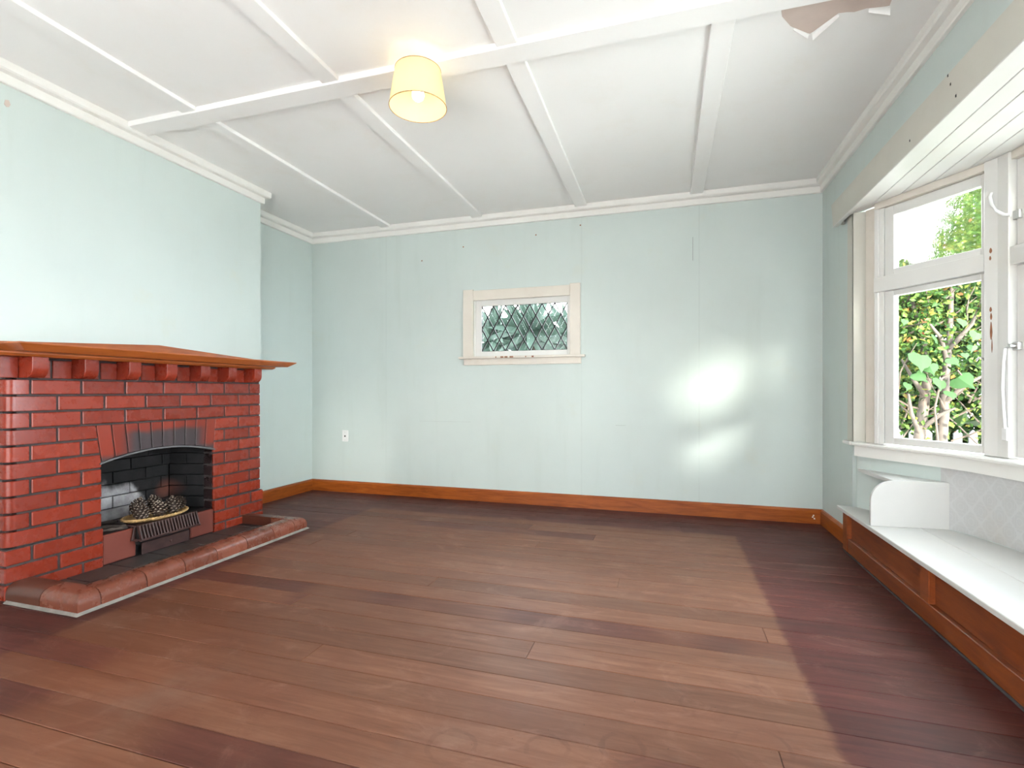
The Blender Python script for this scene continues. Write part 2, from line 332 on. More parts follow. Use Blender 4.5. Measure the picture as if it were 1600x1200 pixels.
def build(name, mb, mat, parent=None, bevel=0, seg=1, smooth=None, label=None, cat=None, group=None, kind=None, origin=None, fix=True):
    me = bpy.data.meshes.new(name)
    xs = list(zip(*mb.v)); c = Vector([(min(a)+max(a))/2 for a in xs])
    if origin == 'base': c.z = min(xs[2])
    me.from_pydata([Vector(v)-c for v in mb.v], [], mb.f)
    if fix or bevel:
        bm = bmesh.new(); bm.from_mesh(me)
        bmesh.ops.recalc_face_normals(bm, faces=bm.faces)
        if bevel: bmesh.ops.bevel(bm, geom=[e for e in bm.edges if len(e.link_faces) == 2 and e.calc_face_angle(0) > .5], offset=bevel, segments=seg, affect='EDGES', profile=.5, clamp_overlap=True)
        bm.to_mesh(me); bm.free()
    if smooth:
        me.shade_smooth(); me.set_sharp_from_angle(angle=rad(smooth))
    for m in (mat if isinstance(mat, list) else [mat]): me.materials.append(M[m])
    o = bpy.data.objects.new(name, me); C.objects.link(o); ORG[o.name] = c.copy()
    if parent: o.parent = parent; o.location = c-ORG[parent.name]
    else: o.location = c
    return tag(o, label, cat, group, kind)
def copy_of(o, wloc, rot, scale=1, parent=None):
    c = o.copy(); C.objects.link(c); c.location = wloc; c.rotation_euler = rot; c.scale = (scale,)*3 if not isinstance(scale, tuple) else scale; ORG[c.name] = Vector(wloc); return c
def clip(poly, a, b, c):                          # keep a*x+b*y <= c
    out = []
    for i, p in enumerate(poly):
        q = poly[(i+1) % len(poly)]; dp = a*p[0]+b*p[1]-c; dq = a*q[0]+b*q[1]-c
        if dp <= 1e-9: out.append(p)
        if (dp < -1e-9 and dq > 1e-9) or (dp > 1e-9 and dq < -1e-9):
            k = dp/(dp-dq); out.append((p[0]+(q[0]-p[0])*k, p[1]+(q[1]-p[1])*k))
    return out
def area(p): return abs(sum(p[i][0]*p[(i+1) % len(p)][1]-p[(i+1) % len(p)][0]*p[i][1] for i in range(len(p))))/2
def struct(name, mb, mat, label, **k): return build(name, mb, mat, label=label, kind='structure', **k)

# ================================================================== floor of single boards
fl = struct('floor', MB().box(L-.05, R+.02, YR, D+.05, -.12, -.022), 'subfloor', 'worn timber floorboards with a paler rectangle where a rug lay')
PW = .137; y = D; k = 0
rr = random.Random(3)
while y > -.95:
    y0 = y-PW+.0025
    cuts = [L-.02]
    if k % 3 != 1: cuts.append(rr.uniform(-2.4, .6))
    cuts.append(R-.01)
    for a, b in zip(cuts, cuts[1:]):
        dz = rr.uniform(-.0008, .0008)
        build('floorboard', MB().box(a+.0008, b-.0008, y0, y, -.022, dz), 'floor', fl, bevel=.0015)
    y -= PW; k += 1

# ================================================================== walls
WX0, WX1, WZ0, WZ1 = -1.752, -.822, 1.372, 1.965         # back window hole
wb = MB(); wb.box(L-.12, WX0, D, D+.12, -.1, ZC+.05); wb.box(WX1, R+.14, D, D+.12, -.1, ZC+.05)
wb.box(WX0, WX1, D, D+.12, -.1, WZ0); wb.box(WX0, WX1, D, D+.12, WZ1, ZC+.05)
struct('wall_back', wb, 'wall', 'pale mint painted back wall with the small leaded window')
struct('wall_left', MB().box(L-.12, L, 3.30, D, -.1, ZC+.05), 'wall_plain', 'pale mint wall of the recess right of the fireplace')
struct('wall_left_near', MB().box(L-.12, L, YR-.12, 1.66, -.1, ZC+.05), 'wall_plain', 'pale mint wall on the near side of the chimney breast')
cb = MB(); cb.box(L, LC, YC0, YC1, 1.2, ZC+.05); cb.box(L, LC, YC0, 1.70, -.1, 1.2); cb.box(L, LC, 3.24, YC1, -.1, 1.2); cb.box(L-.12, L, 1.58, 3.39, -.1, ZC)
struct('wall_chimney_breast', cb, 'wall_plain', 'pale mint chimney breast above the brick fireplace')
OY0, OY1 = 1.05, 3.83                                     # bay opening
wr = MB(); wr.box(R, R+.14, OY1, D, -.1, ZC+.05); wr.box(R, R+.14, OY0, OY1, 2.215, ZC+.05); wr.box(R, R+.14, YR-.12, OY0, -.1, ZC+.05)
struct('wall_right', wr, 'wall_plain', 'pale mint wall around the bow window')
we = MB(); we.box(L, -2.6, YR-.12, YR, -.1, ZC+.05); we.box(.6, R, YR-.12, YR, -.1, ZC+.05); we.box(-2.6, .6, YR-.12, YR, 2.2, ZC+.05)
struct('wall_rear', we, 'wall_plain', 'pale mint wall behind the viewer with a wide doorway added for daylight')
dr = MB(); dr.box(-2.68, -2.6, YR-.13, YR+.02, -.02, 2.28); dr.box(.6, .68, YR-.13, YR+.02, -.02, 2.28); dr.box(-2.6, .6, YR-.13, YR+.02, 2.2, 2.28)
struct('added_doorway_1', dr, 'trim', 'white casing of the wide open doorway added behind the viewer for daylight')  # unseen doorway, added to let daylight in from behind
cu = thing('added_sheer_curtain', (-1.0, YR-.06, 0), 'unseen white sheer curtains added across the doorway behind the viewer as soft fill light', 'fill_curtain')  # curtains added to turn the rear sun into soft fill light
for x0, x1 in ((-2.62, -1.02), (-1.0, .62)):
    n_ = 64; xs_ = [x0+(x1-x0)*k/n_ for k in range(n_+1)]; w_ = lambda k: YR-.065+.022*math.sin(k*1.1)
    build('added_curtain_panel', MB().loft([[(x_, w_(k)+(.001 if z_ in (0,) else 0), zz) for k, x_ in enumerate(xs_)] for z_, zz in ((0, .02), (1, 2.17))], closed=False, cap=False), 'sheer', cu, smooth=60, fix=False)
build('added_curtain_rod', MB().tube([(-2.66, YR-.065, 2.185), (.66, YR-.065, 2.185)], .011, 10), 'steel', cu, smooth=60)
struct('floor_porch', MB().box(-3.2, 1.2, -3.4, YR, -.2, -.03), 'grout', 'concrete porch beyond the added rear doorway')

# ceiling: sheet with beam and battens as parts
ce = struct('ceiling', MB().box(L-.05, R+.05, YR-.1, D+.05, ZC, ZC+.06), 'ceiling', 'white panelled ceiling with flat battens and one deeper beam')
build('ceiling_beam', MB().box(L+.3, R, 2.272, 2.395, 2.668, ZC+.005), 'ceiling', ce, bevel=.002)
for x0 in (-2.722, -1.748, -.768, .195):
    build('ceiling_batten', MB().box(x0, x0+.102, 2.395, D-.04, ZC-.022, ZC+.005), 'ceiling', ce, bevel=.003)
    build('ceiling_batten', MB().box(x0, x0+.102, YR, 2.272, ZC-.022, ZC+.005), 'ceiling', ce, bevel=.003)
# torn patch of lining paper
pp = [(.474, 2.36), (.474, 2.407), (.493, 2.478), (.542, 2.554), (.60, 2.61), (.639, 2.635), (.692, 2.592), (.725, 2.529), (.757, 2.532), (.789, 2.541), (.834, 2.532), (.87, 2.545), (.921, 2.543), (.915, 2.50), (.87, 2.43), (.80, 2.425), (.70, 2.3975), (.58, 2.3975)]
pp = [p if p[1] > 2.3975 else (p[0], 2.397) for p in pp]
pp = [pp[i] for i in range(len(pp)) if pp[i] != pp[i-1]]
build('torn_patch', MB().plan(pp, ZC-.0022, ZC+.001), 'bare_paper', ce, label='bare pinkish patch where the ceiling paper has torn away')
# curled flaps of paper along the tear
fl1 = MB(); 
def flap(a, b, dx, dy, drop):
    st = []
    for j in range(5):
        k = j/4; ang = k*1.5
        st.append([(a[0]+dx*math.sin(ang), a[1]+dy*math.sin(ang), ZC-.002-drop*(1-math.cos(ang))), (b[0]+dx*math.sin(ang)*.4, b[1]+dy*math.sin(ang)*.4, ZC-.002-drop*.5*(1-math.cos(ang)))])
    rings = [[p[0], p[1], (p[1][0], p[1][1], p[1][2]-.0012), (p[0][0], p[0][1], p[0][2]-.0012)] for p in st]
    fl1.loft(rings)
flap((.645, 2.633), (.725, 2.529), .012, .022, .022); flap((.639, 2.637), (.56, 2.57), -.004, .015, .012); flap((.925, 2.546), (.84, 2.534), .01, .03, .022)
build('paper_flap', fl1, 'ceiling', ce)

# cornices: two stepped strips, mitred
CP = [(0, 2.60), (.018, 2.60), (.022, 2.605), (.022, 2.648), (.05, 2.652), (.058, 2.66), (.058, ZC), (0, ZC)]
def cornice(n, st, label): struct('trim_%d' % n, MB().sweep(st, CP), 'trim', label, smooth=25)
cornice(1, [((L, D), (1, -1)), ((R, D), (-1, -1))], 'white stepped cornice along the top of the back wall')
cornice(2, [((L, YC1), (1, 0)), ((L, D), (1, -1))], 'white stepped cornice in the recess beside the chimney')
cornice(3, [((L, YC1), (0, 1)), ((LC, YC1), (1, 1)), ((LC, YC0), (1, -1)), ((L, YC0), (0, -1))], 'white stepped cornice around the chimney breast')
cornice(4, [((R, D), (-1, -1)), ((R, YR), (-1, 0))], 'white stepped cornice above the bow window')
# skirting
BP = [(0, 0), (.02, 0), (.02, .098), (.012, .112), (0, .115)]
struct('baseboard_back', MB().sweep([((L, D), (1, -1)), ((R, D), (-1, -1))], BP), 'skirting', 'varnished brown skirting board along the back wall')
struct('baseboard_left', MB().sweep([((L, YC1), (1, 0)), ((L, D), (1, -1))], BP), 'skirting', 'short varnished brown skirting board in the recess')
struct('baseboard_right', MB().sweep([((R, D), (-1, -1)), ((R, 3.815), (-1, 0))], BP), 'skirting', 'short varnished brown skirting board beside the window seat')

# ================================================================== fireplace
fp = thing('fireplace', (XB, 2.47, 0), 'red glazed brick fireplace with arched opening, wooden mantel and tiled kerb', 'fireplace')
CH, J = .085, .0055
TOPZ = 1.105
EV = [1.655, 1.755, 1.992, 2.23, 2.473, 2.716, 2.945, 3.179, 3.287]
OD = [1.655, 1.875, 2.113, 2.355, 2.591, 2.83, 3.074, 3.287]
def skew(poly, side):
    # keep the part left (side -1) or right (+1) of the arch and opening
    if side < 0:
        poly = clip(poly, 1, 0, 2.095)
        return clip(poly, .22, .03, .22*2.095+.03*.63)
    poly = clip(poly, -1, 0, -2.851)
    return clip(poly, -.22, .022, -.22*2.851+.022*.63)
BR = random.Random(11)
def brick(poly, proud=0, mat='brick'):
    if area(poly) < .0009: return
    build('brick', MB().faceX(poly, XB-.095, XB+proud+BR.uniform(-.002, .002)), mat, fp, bevel=.0036)
def bullnose(y1, z0, z1):
    r_ = .038; p = [(XB-.094, 1.655)]
    for k in range(7):
        a = -PI/2+k*PI/12; p.append((XB-r_+r_*math.cos(a), 1.655+r_+r_*math.sin(a)))
    p += [(XB, y1), (XB-.094, y1)]
    build('brick', MB().plan(p, z0, z1), 'brick', fp, bevel=.002, smooth=30)
for k in range(13):
    z1 = TOPZ-k*CH-J; z0 = TOPZ-(k+1)*CH+J; js = EV if k % 2 == 0 else OD
    proud = .014 if k >= 10 else 0
    for a, b in zip(js, js[1:]):
        first, last = a == js[0], b == js[-1]
        y0 = a-(proud if first else -J); y1 = b+(proud if last else -J)
        full = [(y0, z0), (y1, z0), (y1, z1), (y0, z1)]
        if k < 3:
            if first: bullnose(y1, z0, z1)
            else: brick(full)
        else:
            for side in (-1, 1):
                q = skew(full, side)
                if len(q) < 3: continue
                if first and k < 10 and side < 0: bullnose(y1, z0, z1)
                else: brick(q, proud)
# arch voussoirs: flared bricks, flat on top, following the segment below
VT = [2.065, 2.149, 2.228, 2.307, 2.386, 2.464, 2.545, 2.627, 2.708, 2.790, 2.873]
VB = [2.095, 2.172, 2.248, 2.322, 2.396, 2.466, 2.543, 2.622, 2.700, 2.776, 2.851]
def archz(y): u = (y-2.473)/.378; return .632+.052*(1-u*u)
for i in range(10):
    n = 4; bot = [(VB[i]+.004+(VB[i+1]-VB[i]-.008)*j/n) for j in range(n+1)]
    poly = [(b, archz(b)) for b in bot]+[(VT[i+1]-.004, .85-J), (VT[i]+.004, .85-J)]
    build('arch_brick', MB().faceX(poly, XB-.095, XB+.001), 'brick_arch', fp, bevel=.0022)
ab = MB(); ab.loft([[(XB+.004, yy, archz(yy)-.002), (XB+.004, yy, archz(yy)-.012), (XB-.05, yy, archz(yy)-.012), (XB-.05, yy, archz(yy)-.002)] for yy in [2.085+i*(2.861-2.085)/16 for i in range(17)]])
build('arch_bar', ab, 'iron_bar', fp, smooth=40)
# mortar bed behind the brick faces
mo = MB(); XM = XB-.007
mo.box(LC-.002, XM, 1.70, 2.092, 0, TOPZ); mo.box(LC-.002, XM-.036, 1.662, 1.70, .25, TOPZ); mo.box(LC-.002, XM, 2.854, 3.282, 0, TOPZ); mo.box(LC-.002, XM, 2.092, 2.854, .852, 1.215)
mo.box(LC-.002, XM, 1.70, 2.092, TOPZ, 1.215); mo.box(LC-.002, XM, 2.854, 3.282, TOPZ, 1.215)
for i in range(12):
    a = 2.092+i*.0635; b = a+.0635; mo.faceX([(a, archz(a)+.002), (b, archz(b)+.002), (b, .853), (a, .853)], LC-.002, XM)
mo.box(XM-.05, XB+.008, 1.65, 2.09, 0, .254); mo.box(XM-.05, XB+.008, 2.856, 3.295, 0, .254)
build('mortar', mo, 'mortar', fp, fix=False)
# corbel course
def corbel_poly(d0, d1):     # (x,z) outline of a projecting block with a rounded lower lip
    p = [(d0, 1.109)]; r_ = .05
    for k in range(6):
        a = -PI/2+k*PI/10; p.append((d1-r_+r_*math.cos(a), 1.109+r_+r_*math.sin(a)))
    return p+[(d1, 1.215), (d0, 1.215)]
CY = [1.706, 1.945, 2.183, 2.417, 2.662, 2.890, 3.128]
for c in CY:
    build('corbel', MB().faceY(corbel_poly(XB-.09, XB+.10), c, c+.071), 'brick', fp, bevel=.002, smooth=30)
q = [(1.70-p[0]-.07, p[1]) for p in corbel_poly(-.073, .075)]
build('corbel', MB().prism(q, lambda p, k: (XB+.002 if k else XB-.09, p[0], p[1])), 'brick', fp, bevel=.002, smooth=30)
q = [(3.20+p[0], p[1]) for p in corbel_poly(0, .095)]
build('corbel', MB().prism(q, lambda p, k: (XB+.002 if k else XB-.09, p[0], p[1])), 'brick', fp, bevel=.002, smooth=30)
edges = [1.655]+CY+[3.20]
for c in range(7):
    a = (CY[c]+.071); b = CY[c+1] if c < 6 else 3.285; m_ = a+(b-a)*.42
    if c < 6:
        build('brick', MB().box(XB-.09, XB+BR.uniform(-.001, .001), a+.001, m_-J, 1.1095, 1.205), 'brick', fp, bevel=.0025)
        build('brick', MB().box(XB-.09, XB+BR.uniform(-.001, .001), m_+J, b-.001, 1.1095, 1.205), 'brick', fp, bevel=.0025)
# mantel: shelf with splayed edge, bed moulding and low gabled upstand
mt = build('mantel', MB().loft([[(LC, 1.60, 1.234), (-2.885, 1.60, 1.234), (-2.885, 3.325, 1.234), (LC, 3.325, 1.234)],
     [(LC, 1.56, 1.266), (-2.85, 1.56, 1.266), (-2.85, 3.385, 1.266), (LC, 3.385, 1.266)],
     [(LC, 1.56, 1.273), (-2.85, 1.56, 1.273), (-2.85, 3.385, 1.273), (LC, 3.385, 1.273)]]), 'mantel', fp, bevel=.0015, label='varnished timber mantel shelf')
build('bed_moulding', MB().loft([[(LC, 1.56, 1.215), (XB+.108, 1.56, 1.215), (XB+.108, 3.300, 1.215), (LC, 3.300, 1.215)], [(LC, 1.55, 1.226), (XB+.125, 1.55, 1.226), (XB+.125, 3.315, 1.226), (LC, 3.315, 1.226)],
     [(LC, 1.55, 1.234), (XB+.125, 1.55, 1.234), (XB+.125, 3.315, 1.234), (LC, 3.315, 1.234)]]), 'mantel', mt)
build('gabled_upstand', MB().faceX([(1.60, 1.273), (3.385, 1.273), (3.385, 1.296), (2.50, 1.345), (1.60, 1.290)], LC, LC+.024), 'mantel', mt, bevel=.0015)
# firebox lining, single sooty bricks
fb = build('firebox', MB().box(-3.56, -3.47, 2.0, 2.95, 0, .95).box(-3.47, LC, 2.0, 2.08, 0, .95).box(-3.47, LC, 2.866, 2.95, 0, .95).box(-3.47, LC-.002, 2.08, 2.866, .80, .95), 'soot_plain', fp, fix=False)
for k in range(8):
    z0 = .20+k*.079; off = 0 if k % 2 else .11
    ys = [2.165]+[v for v in (2.165+off+.0001, 2.385+off, 2.605+off) if 2.2 < v < 2.74]+[2.775]
    for a, b in zip(ys, ys[1:]):
        lean = .0 if k < 4 else (k-3)*.012
        build('lining_brick', MB().box(-3.49, -3.452+lean+BR.uniform(0, .003), a+.003, b-.003, z0+.003, z0+.076), 'soot', fb, bevel=.002)
    # splayed cheeks either side
    for side in (0, 1):
        f0, f1 = ((LC+.0, 2.853), (-3.452, 2.775)) if side else ((LC+.0, 2.093), (-3.452, 2.17))
        cuts = (0, 1) if k % 2 else (0, .5, 1)
        for ca, cb_ in zip(cuts, cuts[1:]):
            p0 = (f0[0]+(f1[0]-f0[0])*ca-(.003 if ca else 0), f0[1]+(f1[1]-f0[1])*ca); p1 = (f0[0]+(f1[0]-f0[0])*cb_+.003, f0[1]+(f1[1]-f0[1])*cb_)
            dy = .06 if side else -.06
            build('lining_brick', MB().plan([p0, p1, (p1[0], p1[1]+dy), (p0[0], p0[1]+dy)], z0+.003, z0+.076), 'soot', fb, bevel=.002)
build('firebox_floor', MB().box(-3.47, XB-.06, 2.085, 2.86, 0, .195), 'soot_plain', fb, fix=False)
build('cheek_block', MB().box(XB-.10, XB+.004, 2.098, 2.292, .03, .203), 'brick_dull', fp, bevel=.006, label='dull red brick block at the near side of the grate')
build('cheek_block', MB().box(XB-.10, XB+.004, 2.665, 2.848, .03, .196), 'brick_dull', fp, bevel=.006, label='dull red brick block at the far side of the grate')
build('lintel_patch', MB().box(XB-.09, XB-.02, 2.292, 2.665, .02, .12), 'soot_plain', fp, fix=False)
# hearth tiles and kerb
KX, KN, KF = -2.602, 1.643, 3.202
build('hearth_base', MB().box(XB-.02, KX-.10, KN+.09, KF-.09, 0, .024), 'mortar', fp, fix=False)
for row, (x0, x1) in enumerate(((XB+.016, -2.915), (-2.909, KX-.112))):
    yy = KN+.115-(0 if row else .08)
    while yy < KF-.12:
        a, b = max(yy, KN+.112), min(yy+.222, KF-.112)
        if b-a > .03: build('hearth_tile', MB().box(x0, x1, a+.002, b-.002, .004, .03+BR.uniform(-.0008, .0008)), 'hearth', fp, bevel=.002)
        yy += .226
KP = [(0, 0), (0, .045), (.006, .066), (.018, .082), (.036, .091), (.056, .094), (.108, .094), (.108, .022), (.108, 0)]
g = .0025
def kt(st, mat='kerb'): build('kerb_tile', MB().sweep(st, KP), mat, fp, smooth=35)
ys = [1.745, 1.971, 2.192, 2.407, 2.636, 2.87, 3.072]
kt([((-2.86+g, KN), (0, 1)), ((KX, KN), (-1, 1)), ((KX, ys[0]-g), (-1, 0))])
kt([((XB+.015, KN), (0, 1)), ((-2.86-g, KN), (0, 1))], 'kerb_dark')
for a, b in zip(ys, ys[1:]): kt([((KX, a+g), (-1, 0)), ((KX, b-g), (-1, 0))])
kt([((KX, ys[-1]+g), (-1, 0)), ((KX, KF), (-1, -1)), ((-2.84+g, KF), (0, -1))])
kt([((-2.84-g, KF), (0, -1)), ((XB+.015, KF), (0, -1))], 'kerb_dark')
build('kerb_bed', MB().sweep([((XB+.016, KN+.004), (0, 1)), ((KX-.004, KN+.004), (-1, 1)), ((KX-.004, KF-.004), (-1, -1)), ((XB+.016, KF-.004), (0, -1))], [(0, 0), (0, .043), (.034, .086), (.10, .088), (.10, 0)]), 'mortar', fp)
build('grout_fillet', MB().sweep([((XB+.02, KN-.012), (0, 1)), ((KX+.012, KN-.012), (-1, 1)), ((KX+.012, KF+.012), (-1, -1))], [(0, .001), (0, .003), (.013, .014), (.02, .001)]), 'grout', fp)

# grate: finned iron front on a tray, ash pan cover below
gr = thing('fire_grate', (XB+.03, 2.48, .03), 'rusty cast iron grate with a finned front in the fireplace opening', 'grate')
build('tray', MB().box(-3.40, XB+.045, 2.30, 2.655, .198, .212), 'iron', gr, bevel=.003)
build('front_rail', MB().box(XB+.055, XB+.085, 2.262, 2.672, .128, .142).box(XB-.08, XB+.06, 2.258, 2.272, .128, .142), 'iron', gr, bevel=.003)
build('top_rail', MB().box(XB+.032, XB+.05, 2.268, 2.668, .212, .222).box(XB-.08, XB+.04, 2.262, 2.274, .212, .222), 'iron', gr, bevel=.003)
build('back_plate', MB().box(XB+.02, XB+.032, 2.28, 2.66, .13, .215).box(XB-.08, XB+.03, 2.285, 2.295, .10, .215), 'soot_plain', gr)
fin = None
for i in range(20):
    yy = 2.272+i*.0205
    o = MB().prism([(XB+.03, .222), (XB+.054, .222), (XB+.084, .132), (XB+.06, .132)], lambda p, k: (p[0], yy+(.009 if k else 0), p[1]))
    if fin is None: fin = build('fin', o, 'iron', gr, bevel=.0015); f0 = fin.location.copy()
    else:
        c = fin.copy(); C.objects.link(c); c.parent = gr; c.location = f0+Vector((0, i*.0205, 0))
for i in range(4):
    xx = XB-.06+i*.024
    build('fin', MB().prism([(2.282, .218), (2.268, .218), (2.252, .132), (2.268, .132)], lambda p, k: (xx+(.01 if k else 0), p[0], p[1])), 'iron', gr, bevel=.0015)
build('ash_cover', MB().box(XB+.012, XB+.024, 2.315, 2.64, .031, .102), 'iron', gr, bevel=.003)
build('knob', MB().loft([[(XB+.024+dx, 2.50+r_*math.cos(a*PI/4), .066+r_*math.sin(a*PI/4)) for a in range(8)] for dx, r_ in ((0, .006), (.008, .006), (.012, .010), (.018, .007))]), 'iron', gr, smooth=40)

# wicker tray and pine cones
bx0 = Vector((-3.19, 2.475, .2235))
wk = thing('wicker_tray', bx0, 'shallow oval wicker tray on the grate holding pine cones', 'tray')
def oval(rx, ry, z, n=40): return [(bx0.x+rx*math.cos(2*PI*k/n), bx0.y+ry*math.sin(2*PI*k/n), bx0.z+z) for k in range(n)]
build('tray_base', MB().loft([oval(.105, .185, 0), oval(.12, .20, .012), oval(.112, .192, .013), oval(.10, .18, .006)]), 'wicker', wk, smooth=40)
rim = MB()
for ph in (0, PI):
    n = 96; path = []
    for k in range(n+1):
        a = 2*PI*k/n; w_ = 26*a+ph; path.append((bx0.x+(.121+.004*math.cos(w_))*math.cos(a), bx0.y+(.201+.004*math.cos(w_))*math.sin(a), bx0.z+.016+.005*math.sin(w_)))
    rim.tube(path, .0055, 5)
build('braided_rim', rim, 'wicker', wk, smooth=60)
# one cone: spiral of woody scales on a core
cm = MB(); Hc, Rc = .078, .036
cm.lathe((0, 0, 0), [(.004, 0), (.020, .006), (.024, .025), (.018, .05), (.008, .07), (.002, .074)], 10)
ncore = len(cm.f); tips = []
for i in range(72):
    u = (i+.5)/72; a = i*2.39996; z = u*Hc*.95; rr_ = Rc*(math.sin(PI*min(1, (u*.86+.18)))**.7)+.004
    ca, sa = math.cos(a), math.sin(a); w_ = .0085*(1-.45*u)
    def pt(r_, t_, zz): return (ca*r_-sa*t_, sa*r_+ca*t_, zz)
    up = .006+.010*u
    cm.add([pt(rr_*.4, -w_*.5, z), pt(rr_*.4, w_*.5, z), pt(rr_, w_, z+up-.001), pt(rr_, -w_, z+up-.001), pt(rr_*.4, 0, z+.004), pt(rr_*1.02, 0, z+up+.005)],
           [(0, 1, 2, 3), (4, 5, 2, 1), (0, 3, 5, 4), (3, 2, 5)])
    tips.append(len(cm.f)-1)
cone0 = build('pine_cone', cm, ['cone', 'cone_tip'], fix=False)
for p in tips: cone0.data.polygons[p].material_index = 1
CN = [((-3.15, 2.345, .245), (.35, -.2, 0), 1.12, 'round pine cone lying at the near end of the wicker tray'),
      ((-3.245, 2.405, .262), (.1, .2, 1.3), 1.15, 'tall dark pine cone behind the second cone from the near end'),
      ((-3.125, 2.445, .243), (-.45, .5, 2.0), 1.12, 'pale pine cone at the front middle of the wicker tray'),
      ((-3.14, 2.55, .248), (.12, .05, .6), 1.2, 'upright dark pine cone right of the tray middle'),
      ((-3.25, 2.51, .262), (-.2, -.3, .9), 1.05, 'pine cone at the back of the tray against the sooty wall'),
      ((-3.18, 2.63, .240), (.7, .5, .2), 1.05, 'pine cone leaning at the far end of the wicker tray')]
for i, (l, r_, s_, lb) in enumerate(CN):
    c = cone0 if i == 0 else cone0.copy()
    if i: C.objects.link(c)
    s_ *= 1.04; c.location = Vector(l)+Vector((-.004, 0, .047)); c.rotation_euler = r_; c.scale = (s_, s_, s_)
    tag(c, lb, 'pine cone', 'pine cones in the wicker tray')
# charred sticks beside the grate
for i, (a, b, rr_, lb) in enumerate((((-3.35, 2.15, .212), (-3.16, 2.27, .214), .011, 'longest charred stick lying left of the tray'), ((-3.22, 2.12, .211), (-3.13, 2.25, .212), .010, 'short charred stick at the front edge of the brick block'), ((-3.40, 2.24, .212), (-3.27, 2.29, .230), .011, 'charred stick nearest the sooty back wall'))):
    a, b = Vector(a), Vector(b); st = [a.lerp(b, k/6)+Vector((math.sin(k*2.1+i)*.004, math.cos(k*1.7)*.004, abs(math.sin(k*1.3))*.003)) for k in range(7)]
    build('charred_stick', MB().tube(st, [rr_*f for f in (.7, 1, .9, 1.05, .85, .95, .6)], 7), 'twig', label=lb, cat='stick', group='charred sticks in the fireplace', smooth=40)

# ================================================================== leaded back window
w1 = thing('window_1', (-1.265, D, 1.37), 'small cream framed window with diamond leaded panes in the back wall', kind='structure')
def w1p(name, b, mat='cream', bev=.002): return build(name, b, mat, w1, bevel=bev)
w1p('casing', MB().box(-1.855, -1.752, D-.02, D+.004, 1.372, 2.01)); w1p('casing', MB().box(-.822, -.728, D-.024, D+.004, 1.372, 2.012))
w1p('head_casing', MB().box(-1.7515, -.8225, D-.018, D+.004, 1.905, 2.000))
w1p('sill', MB().box(-1.892, -.684, D-.045, D+.1, 1.350, 1.371)); w1p('apron', MB().box(-1.85, -.722, D-.016, D+.004, 1.291, 1.350))
w1p('jamb_lining', MB().box(-1.752, -1.738, D+.004, D+.115, 1.372, 1.962), 'trim'); w1p('jamb_lining', MB().box(-.836, -.822, D+.004, D+.115, 1.372, 1.962), 'trim')
GX0, GX1, GZ0, GZ1 = -1.679, -.851, 1.420, 1.852
SY0, SY1 = D+.012, D+.048
sash = w1p('sash', MB().box(GX0-.058, GX0, SY0, SY1, 1.374, 1.963), 'window_white')
for b in (MB().box(GX1, GX1+.015, SY0, SY1, 1.374, 1.963), MB().box(GX0, GX1, SY0, SY1, GZ1, 1.963), MB().box(GX0, GX1, SY0, SY1, 1.374, GZ0)): build('sash_rail', b, 'window_white', sash, bevel=.0015)
# diamond panes and lead cames
dw, dh = (GX1-GX0)/7, (GZ1-GZ0)/2
for i in range(-1, 16):
    for j in range(-1, 6):
        if (i+j) % 2: continue
        cx, cz = GX0+i*dw/2, GZ0+j*dh/2
        q = [(cx-dw/2, cz), (cx, cz-dh/2), (cx+dw/2, cz), (cx, cz+dh/2)]
        for a in ((1, 0, GX1), (-1, 0, -GX0), (0, 1, GZ1), (0, -1, -GZ0)): q = clip(q, *a) if q else q
        if len(q) > 2 and area(q) > 1e-4: build('pane', MB().faceY(q, D+.028, D+.031), 'glass', w1, fix=False)
def came(p, q):
    # clip a lead line to the glass rectangle
    d = (q[0]-p[0], q[1]-p[1]); t0, t1 = 0, 1
    for a, dd, lo, hi in ((p[0], d[0], GX0, GX1), (p[1], d[1], GZ0, GZ1)):
        u0, u1 = (lo-a)/dd, (hi-a)/dd
        if u0 > u1: u0, u1 = u1, u0
        t0, t1 = max(t0, u0), min(t1, u1)
    if t1-t0 < .02: return
    a = (p[0]+d[0]*t0, p[1]+d[1]*t0); b = (p[0]+d[0]*t1, p[1]+d[1]*t1); ln = math.hypot(b[0]-a[0], b[1]-a[1]); nx, nz = -(b[1]-a[1])/ln*.0055, (b[0]-a[0])/ln*.0055
    build('lead_came', MB().faceY([(a[0]-nx, a[1]-nz), (b[0]-nx, b[1]-nz), (b[0]+nx, b[1]+nz), (a[0]+nx, a[1]+nz)], D+.0255, D+.0335), 'lead', w1)
for i in range(-2, 8):
    came((GX0+i*dw, GZ0), (GX0+(i+2)*dw, GZ1)); came((GX0+i*dw, GZ1), (GX0+(i+2)*dw, GZ0))
for b in (MB().box(GX0, GX1, D+.026, D+.033, GZ0, GZ0+.004), MB().box(GX0, GX1, D+.026, D+.033, GZ1-.004, GZ1), MB().box(GX0, GX0+.004, D+.026, D+.033, GZ0, GZ1), MB().box(GX1-.004, GX1, D+.026, D+.033, GZ0, GZ1)): build('lead_came', b, 'lead', w1)
# rust and flaking paint on the sill
for (xa, xb) in ((-1.47, -1.44), (-1.43, -1.40), (-1.38, -1.345), (-1.52, -1.51), (-1.17, -1.15), (-1.23, -1.222)):
    build('paint_flake', MB().box(xa, xb, D-.0465, D-.043, 1.354, 1.368), 'flake', w1, bevel=.001)

